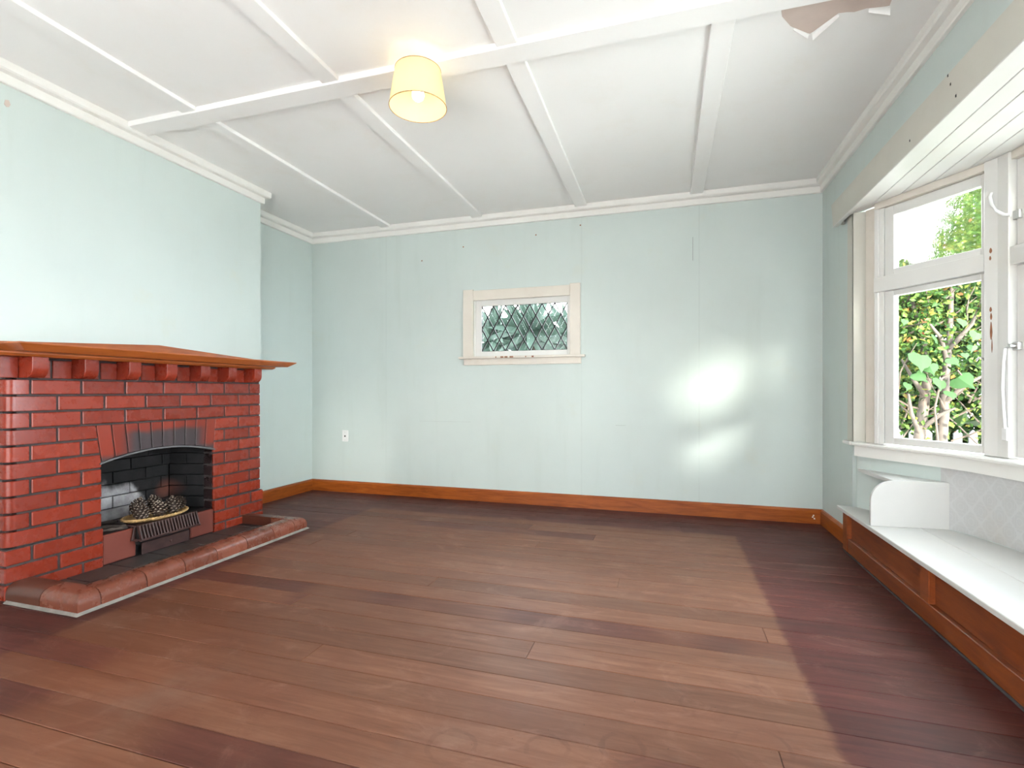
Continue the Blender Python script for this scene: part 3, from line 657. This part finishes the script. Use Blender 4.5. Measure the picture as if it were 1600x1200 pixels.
# ================================================================== power outlet
ou = thing('power_outlet', (-3.175, D, .58), 'small white power outlet low on the mint back wall', 'outlet')
build('plate', MB().box(-3.21, -3.14, D-.010, D, .522, .638), 'outlet', ou, bevel=.003, seg=2)
build('socket', MB().loft([[(-3.175+.009*math.cos(a*PI/6), D-.0112+dy, .578+.009*math.sin(a*PI/6)) for a in range(12)] for dy in (0, .004)]), 'dark', ou)
for zz in (.618, .538): build('screw', MB().loft([[(-3.175+.004*math.cos(a*PI/4), D-.0112+dy, zz+.004*math.sin(a*PI/4)) for a in range(8)] for dy in (0, .004)]), 'steel', ou)

# ================================================================== ceiling lamp
LX, LY = -1.19, 2.285
lp = thing('ceiling_lamp', (LX, LY, 2.668), 'lit cream drum lamp shade hanging under the ceiling beam', 'lamp')
def ringz(r_, z, n=48): return [(LX+r_*math.cos(2*PI*k/n), LY+r_*math.sin(2*PI*k/n), z) for k in range(n)]
sh = build('lamp_shade', MB().loft([ringz(.1425, 2.468), ringz(.1135, 2.652), ringz(.1115, 2.652), ringz(.1405, 2.468), ringz(.1425, 2.468)], cap=False), 'shade', lp, smooth=40)
build('shade_rim', MB().tube(ringz(.1425, 2.468)+[ringz(.1425, 2.468)[0]], .0022, 6), 'wicker', sh, smooth=60)
build('shade_rim', MB().tube(ringz(.1135, 2.652)+[ringz(.1135, 2.652)[0]], .002, 6), 'wicker', sh, smooth=60)
build('lamp_holder', MB().lathe((LX, LY, 2.58), [(.021, 0), (.022, .03), (.026, .035), (.026, .06), (.045, .07), (.048, .088)], 20), 'outlet', lp, smooth=40)
sp = MB()
for k in range(3):
    a = k*2*PI/3; sp.tube([(LX+.02*math.cos(a), LY+.02*math.sin(a), 2.60), (LX+.121*math.cos(a), LY+.121*math.sin(a), 2.60)], .0015, 5)
build('shade_spider', sp, 'steel', lp)
build('bulb', MB().lathe((LX, LY, 2.50), [(.002, 0), (.015, .003), (.026, .013), (.031, .028), (.029, .042), (.019, .062), (.014, .082)], 20), 'bulb', lp, smooth=60)

# ================================================================== bow window
WP = [(1.195, 3.80), (1.25, 3.70), (1.36, 3.52), (1.46, 3.362), (1.503, 3.285), (1.537, 3.20), (1.572, 3.07), (1.603, 2.93), (1.64, 2.68), (1.65, 2.424)]
WP = WP+[(x_, 2*2.424-y_) for x_, y_ in WP[-2::-1]]
def inward(path):
    out = []
    for i, p in enumerate(path):
        a, b = path[max(i-1, 0)], path[min(i+1, len(path)-1)]; d = Vector((b[0]-a[0], b[1]-a[1])).normalized(); out.append((d.y, -d.x))
    return out
WN = inward(WP)
def wsweep(prof, i0=0, i1=None): return MB().sweep(list(zip(WP, WN))[i0:i1], prof)
struct('wall_bow', wsweep([(0, -.3), (0, .69), (-.16, .69), (-.16, -.3)]), 'wall_plain', 'low curved mint wall under the bow window', smooth=40)
wpz = [(p, n) for p, n in zip(WP, WN)][3:-3]
struct('trim_5', MB().sweep(wpz, [(0, .29), (.0025, .29), (.0025, .624), (0, .624)]), 'wallpaper', 'grey damask wallpaper on the curved wall above the window seat', smooth=40)
struct('trim_6', wsweep([(-.16, .690), (.030, .690), (.045, .693), (.048, .703), (.042, .711), (-.16, .716)]), 'trim', 'white rounded sill board of the bow window', smooth=50)
struct('trim_7', wsweep([(0, .622), (.022, .622), (.022, .6905), (0, .6905)]), 'trim', 'white apron board under the bow window sill', smooth=40)
# return of sill on the room wall
struct('trim_8', MB().box(R-.032, R+.03, 3.79, 3.93, .690, .714), 'trim', 'short white end of the sill lapping onto the mint wall', bevel=.006, seg=2)
struct('trim_9', MB().box(R-.014, R+.006, 3.775, 3.885, .714, 2.20).box(R-.014, R+.16, 3.772, 3.79, .714, 2.20), 'pelmet', 'cream casing at the far side of the bow window', bevel=.002)
# pelmet board in front of the opening
pl = struct('trim_10', MB().faceX([(4.02, 2.19), (.86, 2.19), (.86, 2.355), (4.055, 2.355)], R-.062, R-.040), 'pelmet', 'long cream pelmet board over the bow window', bevel=.002)
build('pelmet_return', MB().box(R-.040, R, 3.985, 4.005, 2.195, 2.35), 'pelmet', pl); build('pelmet_top', MB().box(R-.040, R, .88, 3.985, 2.335, 2.353), 'pelmet', pl)
build('edge_bead', MB().box(R-.064, R-.034, .86, 4.02, 2.184, 2.191), 'window_white', pl, bevel=.002)
# boarded soffit of the bay
so = struct('ceiling_bow', MB().plan([(R, 3.83)]+[(x_+.12, y_) for x_, y_ in P]+[(R, 1.05)], 2.226, 2.30), 'window_white', 'white boarded soffit of the bow window')
OUT = [(1.14, 3.86), (1.20, 3.80), (1.665, 3.16), (1.80, 2.424), (1.665, 1.70), (1.20, 1.05), (1.14, 1.0)]
xx = 1.142
while xx < 1.79:
    q = clip(clip(OUT, 1, 0, xx+.0915), -1, 0, -xx)
    if len(q) > 2 and area(q) > .002: build('soffit_board', MB().plan(q, 2.205, 2.224), 'window_white', so, bevel=.002)
    xx += .094
# four window lights
def panel(i):
    a, b = Vector(P[i]), Vector(P[i+1]); d = (b-a); w = d.length; d.normalize(); n = Vector((d.y, -d.x))   # n points indoors
    def pb(s0, s1, n0, n1, z0, z1):
        q = [a+d*s0+n*n0, a+d*s1+n*n0, a+d*s1+n*n1, a+d*s0+n*n1]; return MB().plan([(v.x, v.y) for v in q], z0, z1)
    lab = ['bow window light at the far end beside the mint wall', 'second light of the bow window, right of the mullion with flaking paint', 'third light of the bow window out of view', 'nearest light of the bow window out of view'][i]
    w_ = thing('window_%d' % (i+2), (a.x, a.y, .716), 'white framed '+lab, kind='structure')
    end0, end1 = (i == 0), (i == 3)
    s0 = .10 if end0 else .065; s1 = w-(.10 if end1 else .065)
    def p(name, b_, mat='window_white', par=w_, bev=.002): return build(name, b_, mat, par, bevel=bev)
    if end0: p('jamb_board', pb(.0, .10, -.06, -.035, .714, 2.20), 'cream'); p('jamb_bead', pb(.094, .118, -.06, .012, .714, 2.20))
    if end1: p('jamb_board', pb(w-.10, w, -.06, -.035, .714, 2.20), 'cream')
    f0, f1 = s0+(.045 if end0 else 0), s1-(.045 if end1 else 0)
    if end0: p('frame_stile', pb(s0+.016, f0, -.06, .0, .714, 2.20))
    if end1: p('frame_stile', pb(f1, s1-.016, -.06, .0, .714, 2.20))
    p('head', pb(s0, s1, -.06, .018, 2.165, 2.205), 'cream')
    p('transom', pb(s0, s1, -.07, .024, 1.652, 1.742))
    for nm, z0, z1, gz0, gz1, gm in (('fanlight_sash', 1.742, 2.165, 1.782, 2.105, 'obscure'), ('casement_sash', .718, 1.652, .762, 1.618, 'glass')):
        sw = .058 if i == 0 else .055
        s_ = p(nm, pb(f0+.004, f0+sw, -.045, -.005, z0+.003, z1-.003))
        for q in (pb(f1-.034, f1-.004, -.045, -.005, z0+.003, z1-.003), pb(f0+sw, f1-.034, -.045, -.005, z0+.003, gz0), pb(f0+sw, f1-.034, -.045, -.005, gz1, z1-.003)):
            build('sash_rail', q, 'window_white', s_, bevel=.003)
        build('pane', pb(f0+sw-.004, f1-.030, -.028, -.024, gz0-.004, gz1+.004), gm, s_, fix=False)
    return w_, pb
wins = [panel(i) for i in range(4)]
# mullion posts where the lights meet
for i in (1, 2, 3):
    a = Vector(P[i]); d0 = (a-Vector(P[i-1])).normalized(); d1 = (Vector(P[i+1])-a).normalized(); n0 = Vector((d0.y, -d0.x)); n1 = Vector((d1.y, -d1.x)); nm = (n0+n1).normalized()
    q = [a-d0*.066+n0*.03, a+nm*.032, a+d1*.066+n1*.03, a+d1*.066-n1*.07, a-nm*.075, a-d0*.066-n0*.07]
    m_ = struct('trim_%d' % (10+i), MB().plan([(v.x, v.y) for v in q], .714, 2.205), 'window_white', ['white mullion post with flaking paint between the first two window lights', 'white middle mullion post of the bow window', 'nearest white mullion post of the bow window'][i-1], bevel=.003)
    if i == 1:
        for z0, z1, o_, wd in ((1.735, 1.762, 0, .007), (1.70, 1.722, -.001, .005), (1.44, 1.465, 0, .006), (1.40, 1.435, .001, .005), (1.30, 1.39, .001, .006), (1.235, 1.305, .003, .0028)):
            pts = []
            c0 = a-d0*(.036-o_*2)+n0*.0305; zs = [z0+(z1-z0)*k/5 for k in range(6)]; ws = [wd*f for f in (.25, .8, 1, .85, .6, .2)]
            ring = [(c0+d0*w_, z_) for w_, z_ in zip(ws, zs)]+[(c0-d0*w_*.8, z_) for w_, z_ in list(zip(ws, zs))[::-1]]
            build('paint_flake', MB().prism(ring, lambda p, k: (p[0].x+n0.x*(.0012 if k else -.002), p[0].y+n0.y*(.0012 if k else -.002), p[1])), 'flake', m_)
# casement stays on the second light
w3, pb3 = wins[1]
a = Vector(P[1]); d1 = (Vector(P[2])-a).normalized(); n1 = Vector((d1.y, -d1.x))
def lp3(s_, n_, z): v = a+d1*s_+n1*n_; return (v.x, v.y, z)
def stay(pts, r_=.0055, name='stay_arm', mat='chrome'): return build(name, MB().tube(pts, r_, 8), mat, w3, smooth=60)
stay([lp3(.078, .03, 1.895), lp3(.06, .045, 1.90), lp3(.03, .055, 1.93), lp3(.008, .06, 1.97), lp3(.0, .062, 2.01), lp3(.004, .058, 2.03)], .0075)
build('stay_plate', pb3(.062, .10, -.006, .012, 1.872, 1.915), 'steel', w3, bevel=.003)
stay([lp3(.075, .035, 1.26), lp3(.062, .042, 1.25), lp3(.055, .044, 1.18), lp3(.05, .044, 1.05), lp3(.056, .042, .92), lp3(.06, .04, .86)], .007)
build('stay_plate', pb3(.062, .10, -.006, .014, 1.24, 1.278), 'steel', w3, bevel=.003)
build('stay_pin', MB().tube([lp3(.08, .0, 1.26), lp3(.08, .04, 1.26)], .010, 10), 'steel', w3, smooth=40)
build('stay_rest', pb3(.04, .072, .028, .042, .80, .865), 'chrome', w3, bevel=.003)
# casement fastener on the first light
a0 = Vector(P[0]); d0 = (Vector(P[1])-a0).normalized(); n0 = Vector((d0.y, -d0.x))
def lp0(s_, n_, z): v = a0+d0*s_+n0*n_; return (v.x, v.y, z)
build('fastener', MB().tube([lp0(.668, -.002, 1.20), lp0(.668, .012, 1.21), lp0(.655, .016, 1.215), lp0(.64, .012, 1.20)], .005, 6), 'steel', wins[0][0], smooth=60)

# ================================================================== window seat
ws = thing('window_seat', (1.2, 2.42, 0), 'low window seat with white top, brown panelled front and rounded white end board', 'window seat')
SX = 1.1175
def seatp(name, b, mat='seat_wood', bev=.003): return build(name, b, mat, ws, bevel=bev)
seatp('bottom_rail', MB().box(SX, SX+.03, 1.02, 3.72, 0, .096))
for y0, y1, z0 in ((3.72, 3.805, 0), (2.675, 2.755, .096), (1.59, 1.67, .096)): seatp('stile', MB().box(SX-.002, SX+.03, y0, y1, z0, .262))
for y0, y1 in ((2.755, 3.72), (1.67, 2.675), (1.02, 1.59)): seatp('front_panel', MB().box(SX+.022, SX+.030, y0, y1, .096, .262))
seatp('floor_bead', MB().box(SX-.010, SX, 1.02, 3.80, .001, .012), 'mortar', .003)
# top boards follow the bow
arcp = [(x_+.004, y_) for x_, y_ in WP]
outl = [(1.09, 3.838)]+[(1.21, 3.80)]+[p for p in arcp[1:-1]]+[(1.21, 1.04), (1.09, 1.02)]
def seatboard(x0, x1):
    # strip between x0 and x1 of the seat outline; the outline is y-monotone so walk it directly
    pts = [p for p in outl]; q = clip(clip(pts, 1, 0, x1), -1, 0, -x0); seatp('top_board', MB().plan(q, .262, .286), 'seat_white', .003)
seatboard(1.09, 1.348); seatboard(1.3505, 1.70)
seatp('carcass', MB().plan([(SX+.05, 3.79)]+[(x_-.01, y_) for x_, y_ in WP[1:-1]]+[(SX+.05, 1.06)], 0, .258), 'subfloor', 0)
# rounded end board and corner shelf
q = [(1.10, .286), (1.482, .286), (1.482, .536), (1.474, .543)]
for k in range(9):
    a_ = PI/2+k*PI/16; q.append((1.10+.115+.115*math.cos(a_), .543-.115+.115*math.sin(a_)))
build('end_board', MB().prism(q, lambda p, k: (p[0], 3.287+(p[0]-1.1)*.09+(.02 if k else 0), p[1])), 'seat_white', ws, bevel=.002, smooth=30)
build('corner_shelf', MB().plan([(1.198, 3.79), (1.205, 3.62), (1.222, 3.32), (1.478, 3.343), (1.458, 3.366), (1.358, 3.522), (1.25, 3.698)], .520, .542), 'seat_white', ws, bevel=.002)

# ================================================================== small marks on walls and woodwork
struct('trim_14', MB().faceX([(1.695, 2.50), (1.70, 2.525), (1.715, 2.53), (1.722, 2.51), (1.715, 2.495), (1.705, 2.49)], LC, LC+.0012), 'bare_paper', 'small chipped spot of bare plaster high on the chimney breast')

bwall = bpy.data.objects['wall_back']
def mark(name, xa, xb, za, zb, mat='dark'): build(name, MB().faceY([(xa, za), (xb, za+.001), (xb+.0004, zb), (xa+.0006, zb-.001)], D-.0008, D+.001), mat, bwall)
for x_, z_ in ((-1.86, 2.43), (-1.14, 2.48), (-.73, 2.53), (-2.3, 2.33)): mark('nail_hole', x_-.006, x_+.006, z_-.006, z_+.006, 'flake')
mark('hairline_crack', .2185, .2205, 2.14, 2.34, 'mortar'); mark('hairline_crack', -2.33, -1.78, .748, .7495, 'mortar'); mark('hairline_crack', -.42, -.33, .742, .744, 'mortar')
for y_, z_ in ((2.50, 2.30), (2.46, 2.23), (2.86, 2.24), (2.52, 2.347)): build('nail_hole', MB().faceX([(y_-.004, z_-.006), (y_+.004, z_-.005), (y_+.005, z_+.005), (y_-.003, z_+.006)], R-.0628, R-.061), 'dark', pl)
bbk = bpy.data.objects['baseboard_back']
for dx, dz in ((0, .05), (.012, .038), (.006, .062)): build('paint_chip', MB().faceY([(1.10+dx, dz), (1.112+dx, dz-.002), (1.11+dx, dz+.011), (1.103+dx, dz+.009)], D-.0212, D-.0195), 'trim', bbk)
# ================================================================== garden
struct('ground', MB().box(-14, 14, YR-14, 24, -.42, -.32), 'ground', 'pale paving added outside the windows to bounce daylight indoors')  # pale paving is added to throw daylight through the bow window
LR = random.Random(5)
def leafquad(mb, c, size, asp, rng, nb=None):
    n_ = Vector((rng.gauss(0, 1), rng.gauss(-.5, 1), rng.gauss(.6, 1))).normalized() if nb is None else nb
    u = n_.cross(Vector((rng.gauss(0, 1), rng.gauss(0, 1), rng.gauss(0, 1)))).normalized(); v = n_.cross(u); L_, w_ = size, size*asp
    c = Vector(c); mb.add([c-u*L_*.5, c-u*L_*.05+v*w_*.5+n_*w_*.15, c+u*L_*.5, c-u*L_*.05-v*w_*.5+n_*w_*.15], [(0, 1, 2), (0, 2, 3)])
def shrub(label, trunk, tr, box_, n, top, seed, size, twigs=26):
    rng = random.Random(seed); t = thing('shrub', (trunk[0][0], trunk[0][1], -.32), label, 'shrub')
    build('trunk', MB().tube(trunk, tr, 9), 'bark', t, smooth=60)
    x0, x1, y0, y1, z0 = box_; fo = MB()
    for i in range(n):
        x_ = rng.uniform(x0, x1); z1 = top(x_); z_ = z0+(z1-z0)*rng.random()**.62
        if z_ < 1.15 and rng.random() < .55: continue
        leafquad(fo, (x_, rng.uniform(y0, y1), z_), size*rng.uniform(.6, 1.4), rng.uniform(.5, .75), rng)
    build('foliage', fo, 'leaf', t, kind='stuff', fix=False)
    tw = MB()
    for i in range(twigs):
        p = Vector((rng.uniform(x0, x1), rng.uniform(y0, y1-.2), rng.uniform(.45, 2.0))); pts = [p]
        dv = Vector((rng.gauss(0, .7), rng.gauss(0, .3), rng.uniform(.1, 1))).normalized()
        for k in range(4): dv = (dv+Vector((rng.gauss(0, .3), rng.gauss(0, .2), rng.gauss(.1, .2)))).normalized(); p = p+dv*rng.uniform(.08, .16); pts.append(p)
        tw.tube(pts, [rng.uniform(.006, .012)*f for f in (1, .85, .7, .55, .35)], 5)
    build('twig', tw, 'twigs', t, kind='stuff', fix=False)
    return t
topf = lambda x_: 2.28+1.2*min(1, max(0, (x_-2.2)/.2))+.10*math.sin(x_*9)
s1 = shrub('sunlit leafy shrub with a leaning pale trunk, left in the clear window pane', [(2.06, 5.34, -.34), (2.11, 5.33, .3), (2.15, 5.32, .62), (2.185, 5.33, .9), (2.225, 5.36, 1.15), (2.22, 5.42, 1.5), (2.16, 5.5, 1.9)], [.06, .05, .045, .04, .034, .025, .015], (1.35, 2.3, 5.22, 6.0, .55), 9500, topf, 21, .048, 44)
s2 = shrub('sunlit leafy shrub with an upright pale trunk, right in the clear window pane', [(2.31, 5.30, -.34), (2.305, 5.30, .3), (2.305, 5.30, .62), (2.33, 5.31, .9), (2.345, 5.33, 1.15), (2.39, 5.36, 1.5), (2.45, 5.45, 2.1)], [.05, .046, .042, .038, .03, .024, .015], (2.15, 3.3, 5.22, 6.0, .55), 14500, topf, 22, .046, 60)
for t_, brs in ((s1, (((2.15, 5.31, .66), (2.06, 5.24, .85), (2.03, 5.22, 1.02)), ((2.17, 5.31, .72), (2.26, 5.22, .84), (2.36, 5.20, .90)), ((2.20, 5.33, 1.0), (2.08, 5.26, 1.15), (1.98, 5.22, 1.32)))), (s2, (((2.33, 5.30, .95), (2.44, 5.22, 1.10), (2.60, 5.2, 1.2)), ((2.36, 5.34, 1.3), (2.28, 5.25, 1.5), (2.18, 5.2, 1.62)), ((2.38, 5.34, 1.42), (2.50, 5.25, 1.62), (2.56, 5.22, 1.85))))):
    for b in brs: build('branch', MB().tube(b, [.022, .016, .009], 7), 'bark', t_, smooth=60)
# large ivy leaves climbing in front
iv = thing('ivy', (2.25, 5.15, -.32), 'climbing ivy with large pale green leaves in front of the shrubs', 'ivy')
build('ivy_stem', MB().tube([(2.20, 5.19, -.34), (2.24, 5.17, .4), (2.20, 5.17, .9), (2.24, 5.15, 1.15), (2.35, 5.15, 1.22), (2.44, 5.15, 1.08)], .008, 6), 'twigs', iv, smooth=60)
def ivyleaf(c, s_, yaw, tilt, roll):
    o = [(0, 0), (-.28, .14), (-.50, -.02), (-.46, -.32), (-.30, -.52), (-.12, -.66), (0, -1.0), (.14, -.66), (.32, -.52), (.46, -.30), (.50, 0), (.28, .14)]
    m_ = Matrix.Translation(c) @ Euler((tilt, roll, yaw)).to_matrix().to_4x4(); mb = MB(); n_ = len(o)
    vs = [m_ @ Vector((x_*s_, abs(x_)*.25*s_, z_*s_)) for x_, z_ in o]+[m_ @ Vector((0, 0, -.35*s_))]
    mb.add(vs, [(i, (i+1) % n_, n_) for i in range(n_)]); vs2 = [v+m_.to_3x3() @ Vector((0, .0012, 0)) for v in vs]; mb.add(vs2, [((i+1) % n_, i, n_) for i in range(n_)])
    build('leaf', mb, 'ivy', iv, fix=False)
def onY(u, v, Y):
    a_ = (u-800)/787.1; b_ = -(v-611.75)/787.1; c_, s_ = math.cos(.2958), math.sin(.2958); dx, dy = -s_+a_*c_, c_+a_*s_; k = Y/dy; return Vector((dx*k, Y, 1.04+b_*k))
for u, v, s_, yw, tl, ro in ((1440, 555, .19, .1, -.5, .3), (1432, 583, .12, .3, -.6, -.5), (1497, 590, .17, -.2, -.7, -.7), (1527, 520, .10, 0, -.4, .6), (1470, 594, .12, .2, -.5, .4), (1463, 528, .10, .4, -.6, .9), (1520, 540, .07, -.3, -.3, .2), (1420, 600, .08, .1, -.5, .5), (1508, 552, .06, 0, -.4, 0), (1486, 560, .10, .2, -.7, -.3), (1415, 500, .06, 0, -.3, .4), (1485, 612, .10, .1, -.8, .2), (1452, 570, .12, -.2, -.6, -.2), (1505, 500, .09, .2, -.5, .4)):
    ivyleaf(onY(u, v, 5.14), s_, yw, tl, ro)
# hedge behind the shrubs, and an unseen one added to shade the sun
def hedge(label, segs, n, seed, size, top=None):
    rng = random.Random(seed); (x0, y0), (x1, y1), wd, zt = segs
    h = thing('hedge', ((x0+x1)/2, (y0+y1)/2, -.32), label, 'hedge'); d = Vector((x1-x0, y1-y0)); ln = d.length; d.normalize(); nn = Vector((-d.y, d.x)); fo = MB()
    for i in range(n):
        s_ = rng.uniform(0, ln); k = rng.uniform(-wd, wd); z_ = rng.uniform(-.3, (top(x0+d.x*s_) if top else zt)+.12*math.sin(s_*3.1)+.06*math.sin(s_*7.7)); c_ = Vector((x0, y0))+d*s_+nn*k
        leafquad(fo, (c_.x, c_.y, z_), size*rng.uniform(.7, 1.4), .6, rng)
    build('foliage', fo, 'leaf_dark', h, kind='stuff', fix=False)
    st = MB(); m_ = int(ln/.6)
    for i in range(m_):
        c_ = Vector((x0, y0))+d*(i+.5)*ln/m_; st.tube([(c_.x, c_.y, -.34), (c_.x+.04, c_.y, .6), (c_.x, c_.y+.05, 1.7)], [.035, .028, .012], 6)
    build('stem', st, 'bark', h, kind='stuff', fix=False)
hedge('dark evergreen hedge behind the sunlit shrubs', ((1.2, 6.6), (5.4, 6.6), .35, 2.55), 17000, 31, .15, lambda x_: 2.45+1.15*min(1, max(0, (x_-2.6)/.25)))
hedge('tall dark evergreen hedge, unseen, added nearer the viewer to shade the low sun', ((3.55, -7.5), (3.55, -.6), .35, 3.2), 16500, 33, .14)  # added out of view to keep low sun off the lower panes
# picket fence
pf = thing('picket_fence', (2.5, 6.08, -.32), 'white picket fence low behind the shrub trunks', 'fence')
pk = build('picket', MB().faceY([(1.50, -.30), (1.57, -.30), (1.57, .62), (1.535, .66), (1.50, .62)], 6.09, 6.11), 'fence', pf); p0_ = pk.location.copy()
for i in range(1, 18):
    c = pk.copy(); C.objects.link(c); c.parent = pf; c.location = p0_+Vector((i*.125, 0, 0))
for z_ in (0., .45): build('fence_rail', MB().box(1.4, 3.9, 6.11, 6.14, z_, z_+.07), 'fence', pf)
# sword-leaved plant outside the leaded window
def sword(parent, base, tip, w_, rng):
    base, tip = Vector(base), Vector(tip); d = tip-base; side = d.cross(Vector((rng.gauss(0, .5), -1, rng.gauss(0, .3)))).normalized(); up = side.cross(d).normalized(); mb = MB(); secs = []
    for k in range(7):
        s_ = k/6; c_ = base.lerp(tip, s_)+Vector((0, 0, -d.length*.16*s_*s_))+up*.02; ww = w_*(.45+1.1*s_ if s_ < .5 else 1.0*(1-(s_-.5)/.5)**.75)+.001
        secs.append([c_-side*ww, c_-up*ww*.3, c_+side*ww, c_-up*(ww*.3-.004)])
    mb.loft(secs); build('leaf', mb, 'yucca', parent, smooth=50)
for pi, (px, py, pz, n, lb) in enumerate(((-1.98, 5.75, 1.62, 54, 'sword-leaved plant at the left of the leaded panes'), (-1.50, 5.70, 1.70, 60, 'largest sword-leaved plant behind the leaded panes'), (-1.06, 5.9, 1.57, 52, 'sword-leaved plant at the right of the leaded panes'))):
    rng = random.Random(50+pi); yc = thing('garden_plant', (px, py, -.32), 'blue green '+lb, 'plant')
    build('stem', MB().tube([(px, py, -.34), (px+.03, py, .5), (px, py, pz+.05)], [.07, .06, .05], 9), 'bark', yc, smooth=60)
    for i in range(n):
        a_ = i*2.4; el = rng.uniform(-.75, 1.35); ln = rng.uniform(.42, .66)
        sword(yc, (px, py, pz+rng.uniform(-.1, .08)), (px+math.cos(a_)*math.cos(el)*ln, py+math.sin(a_)*math.cos(el)*ln*.8, pz+math.sin(el)*ln*1.1), rng.uniform(.035, .055), rng)
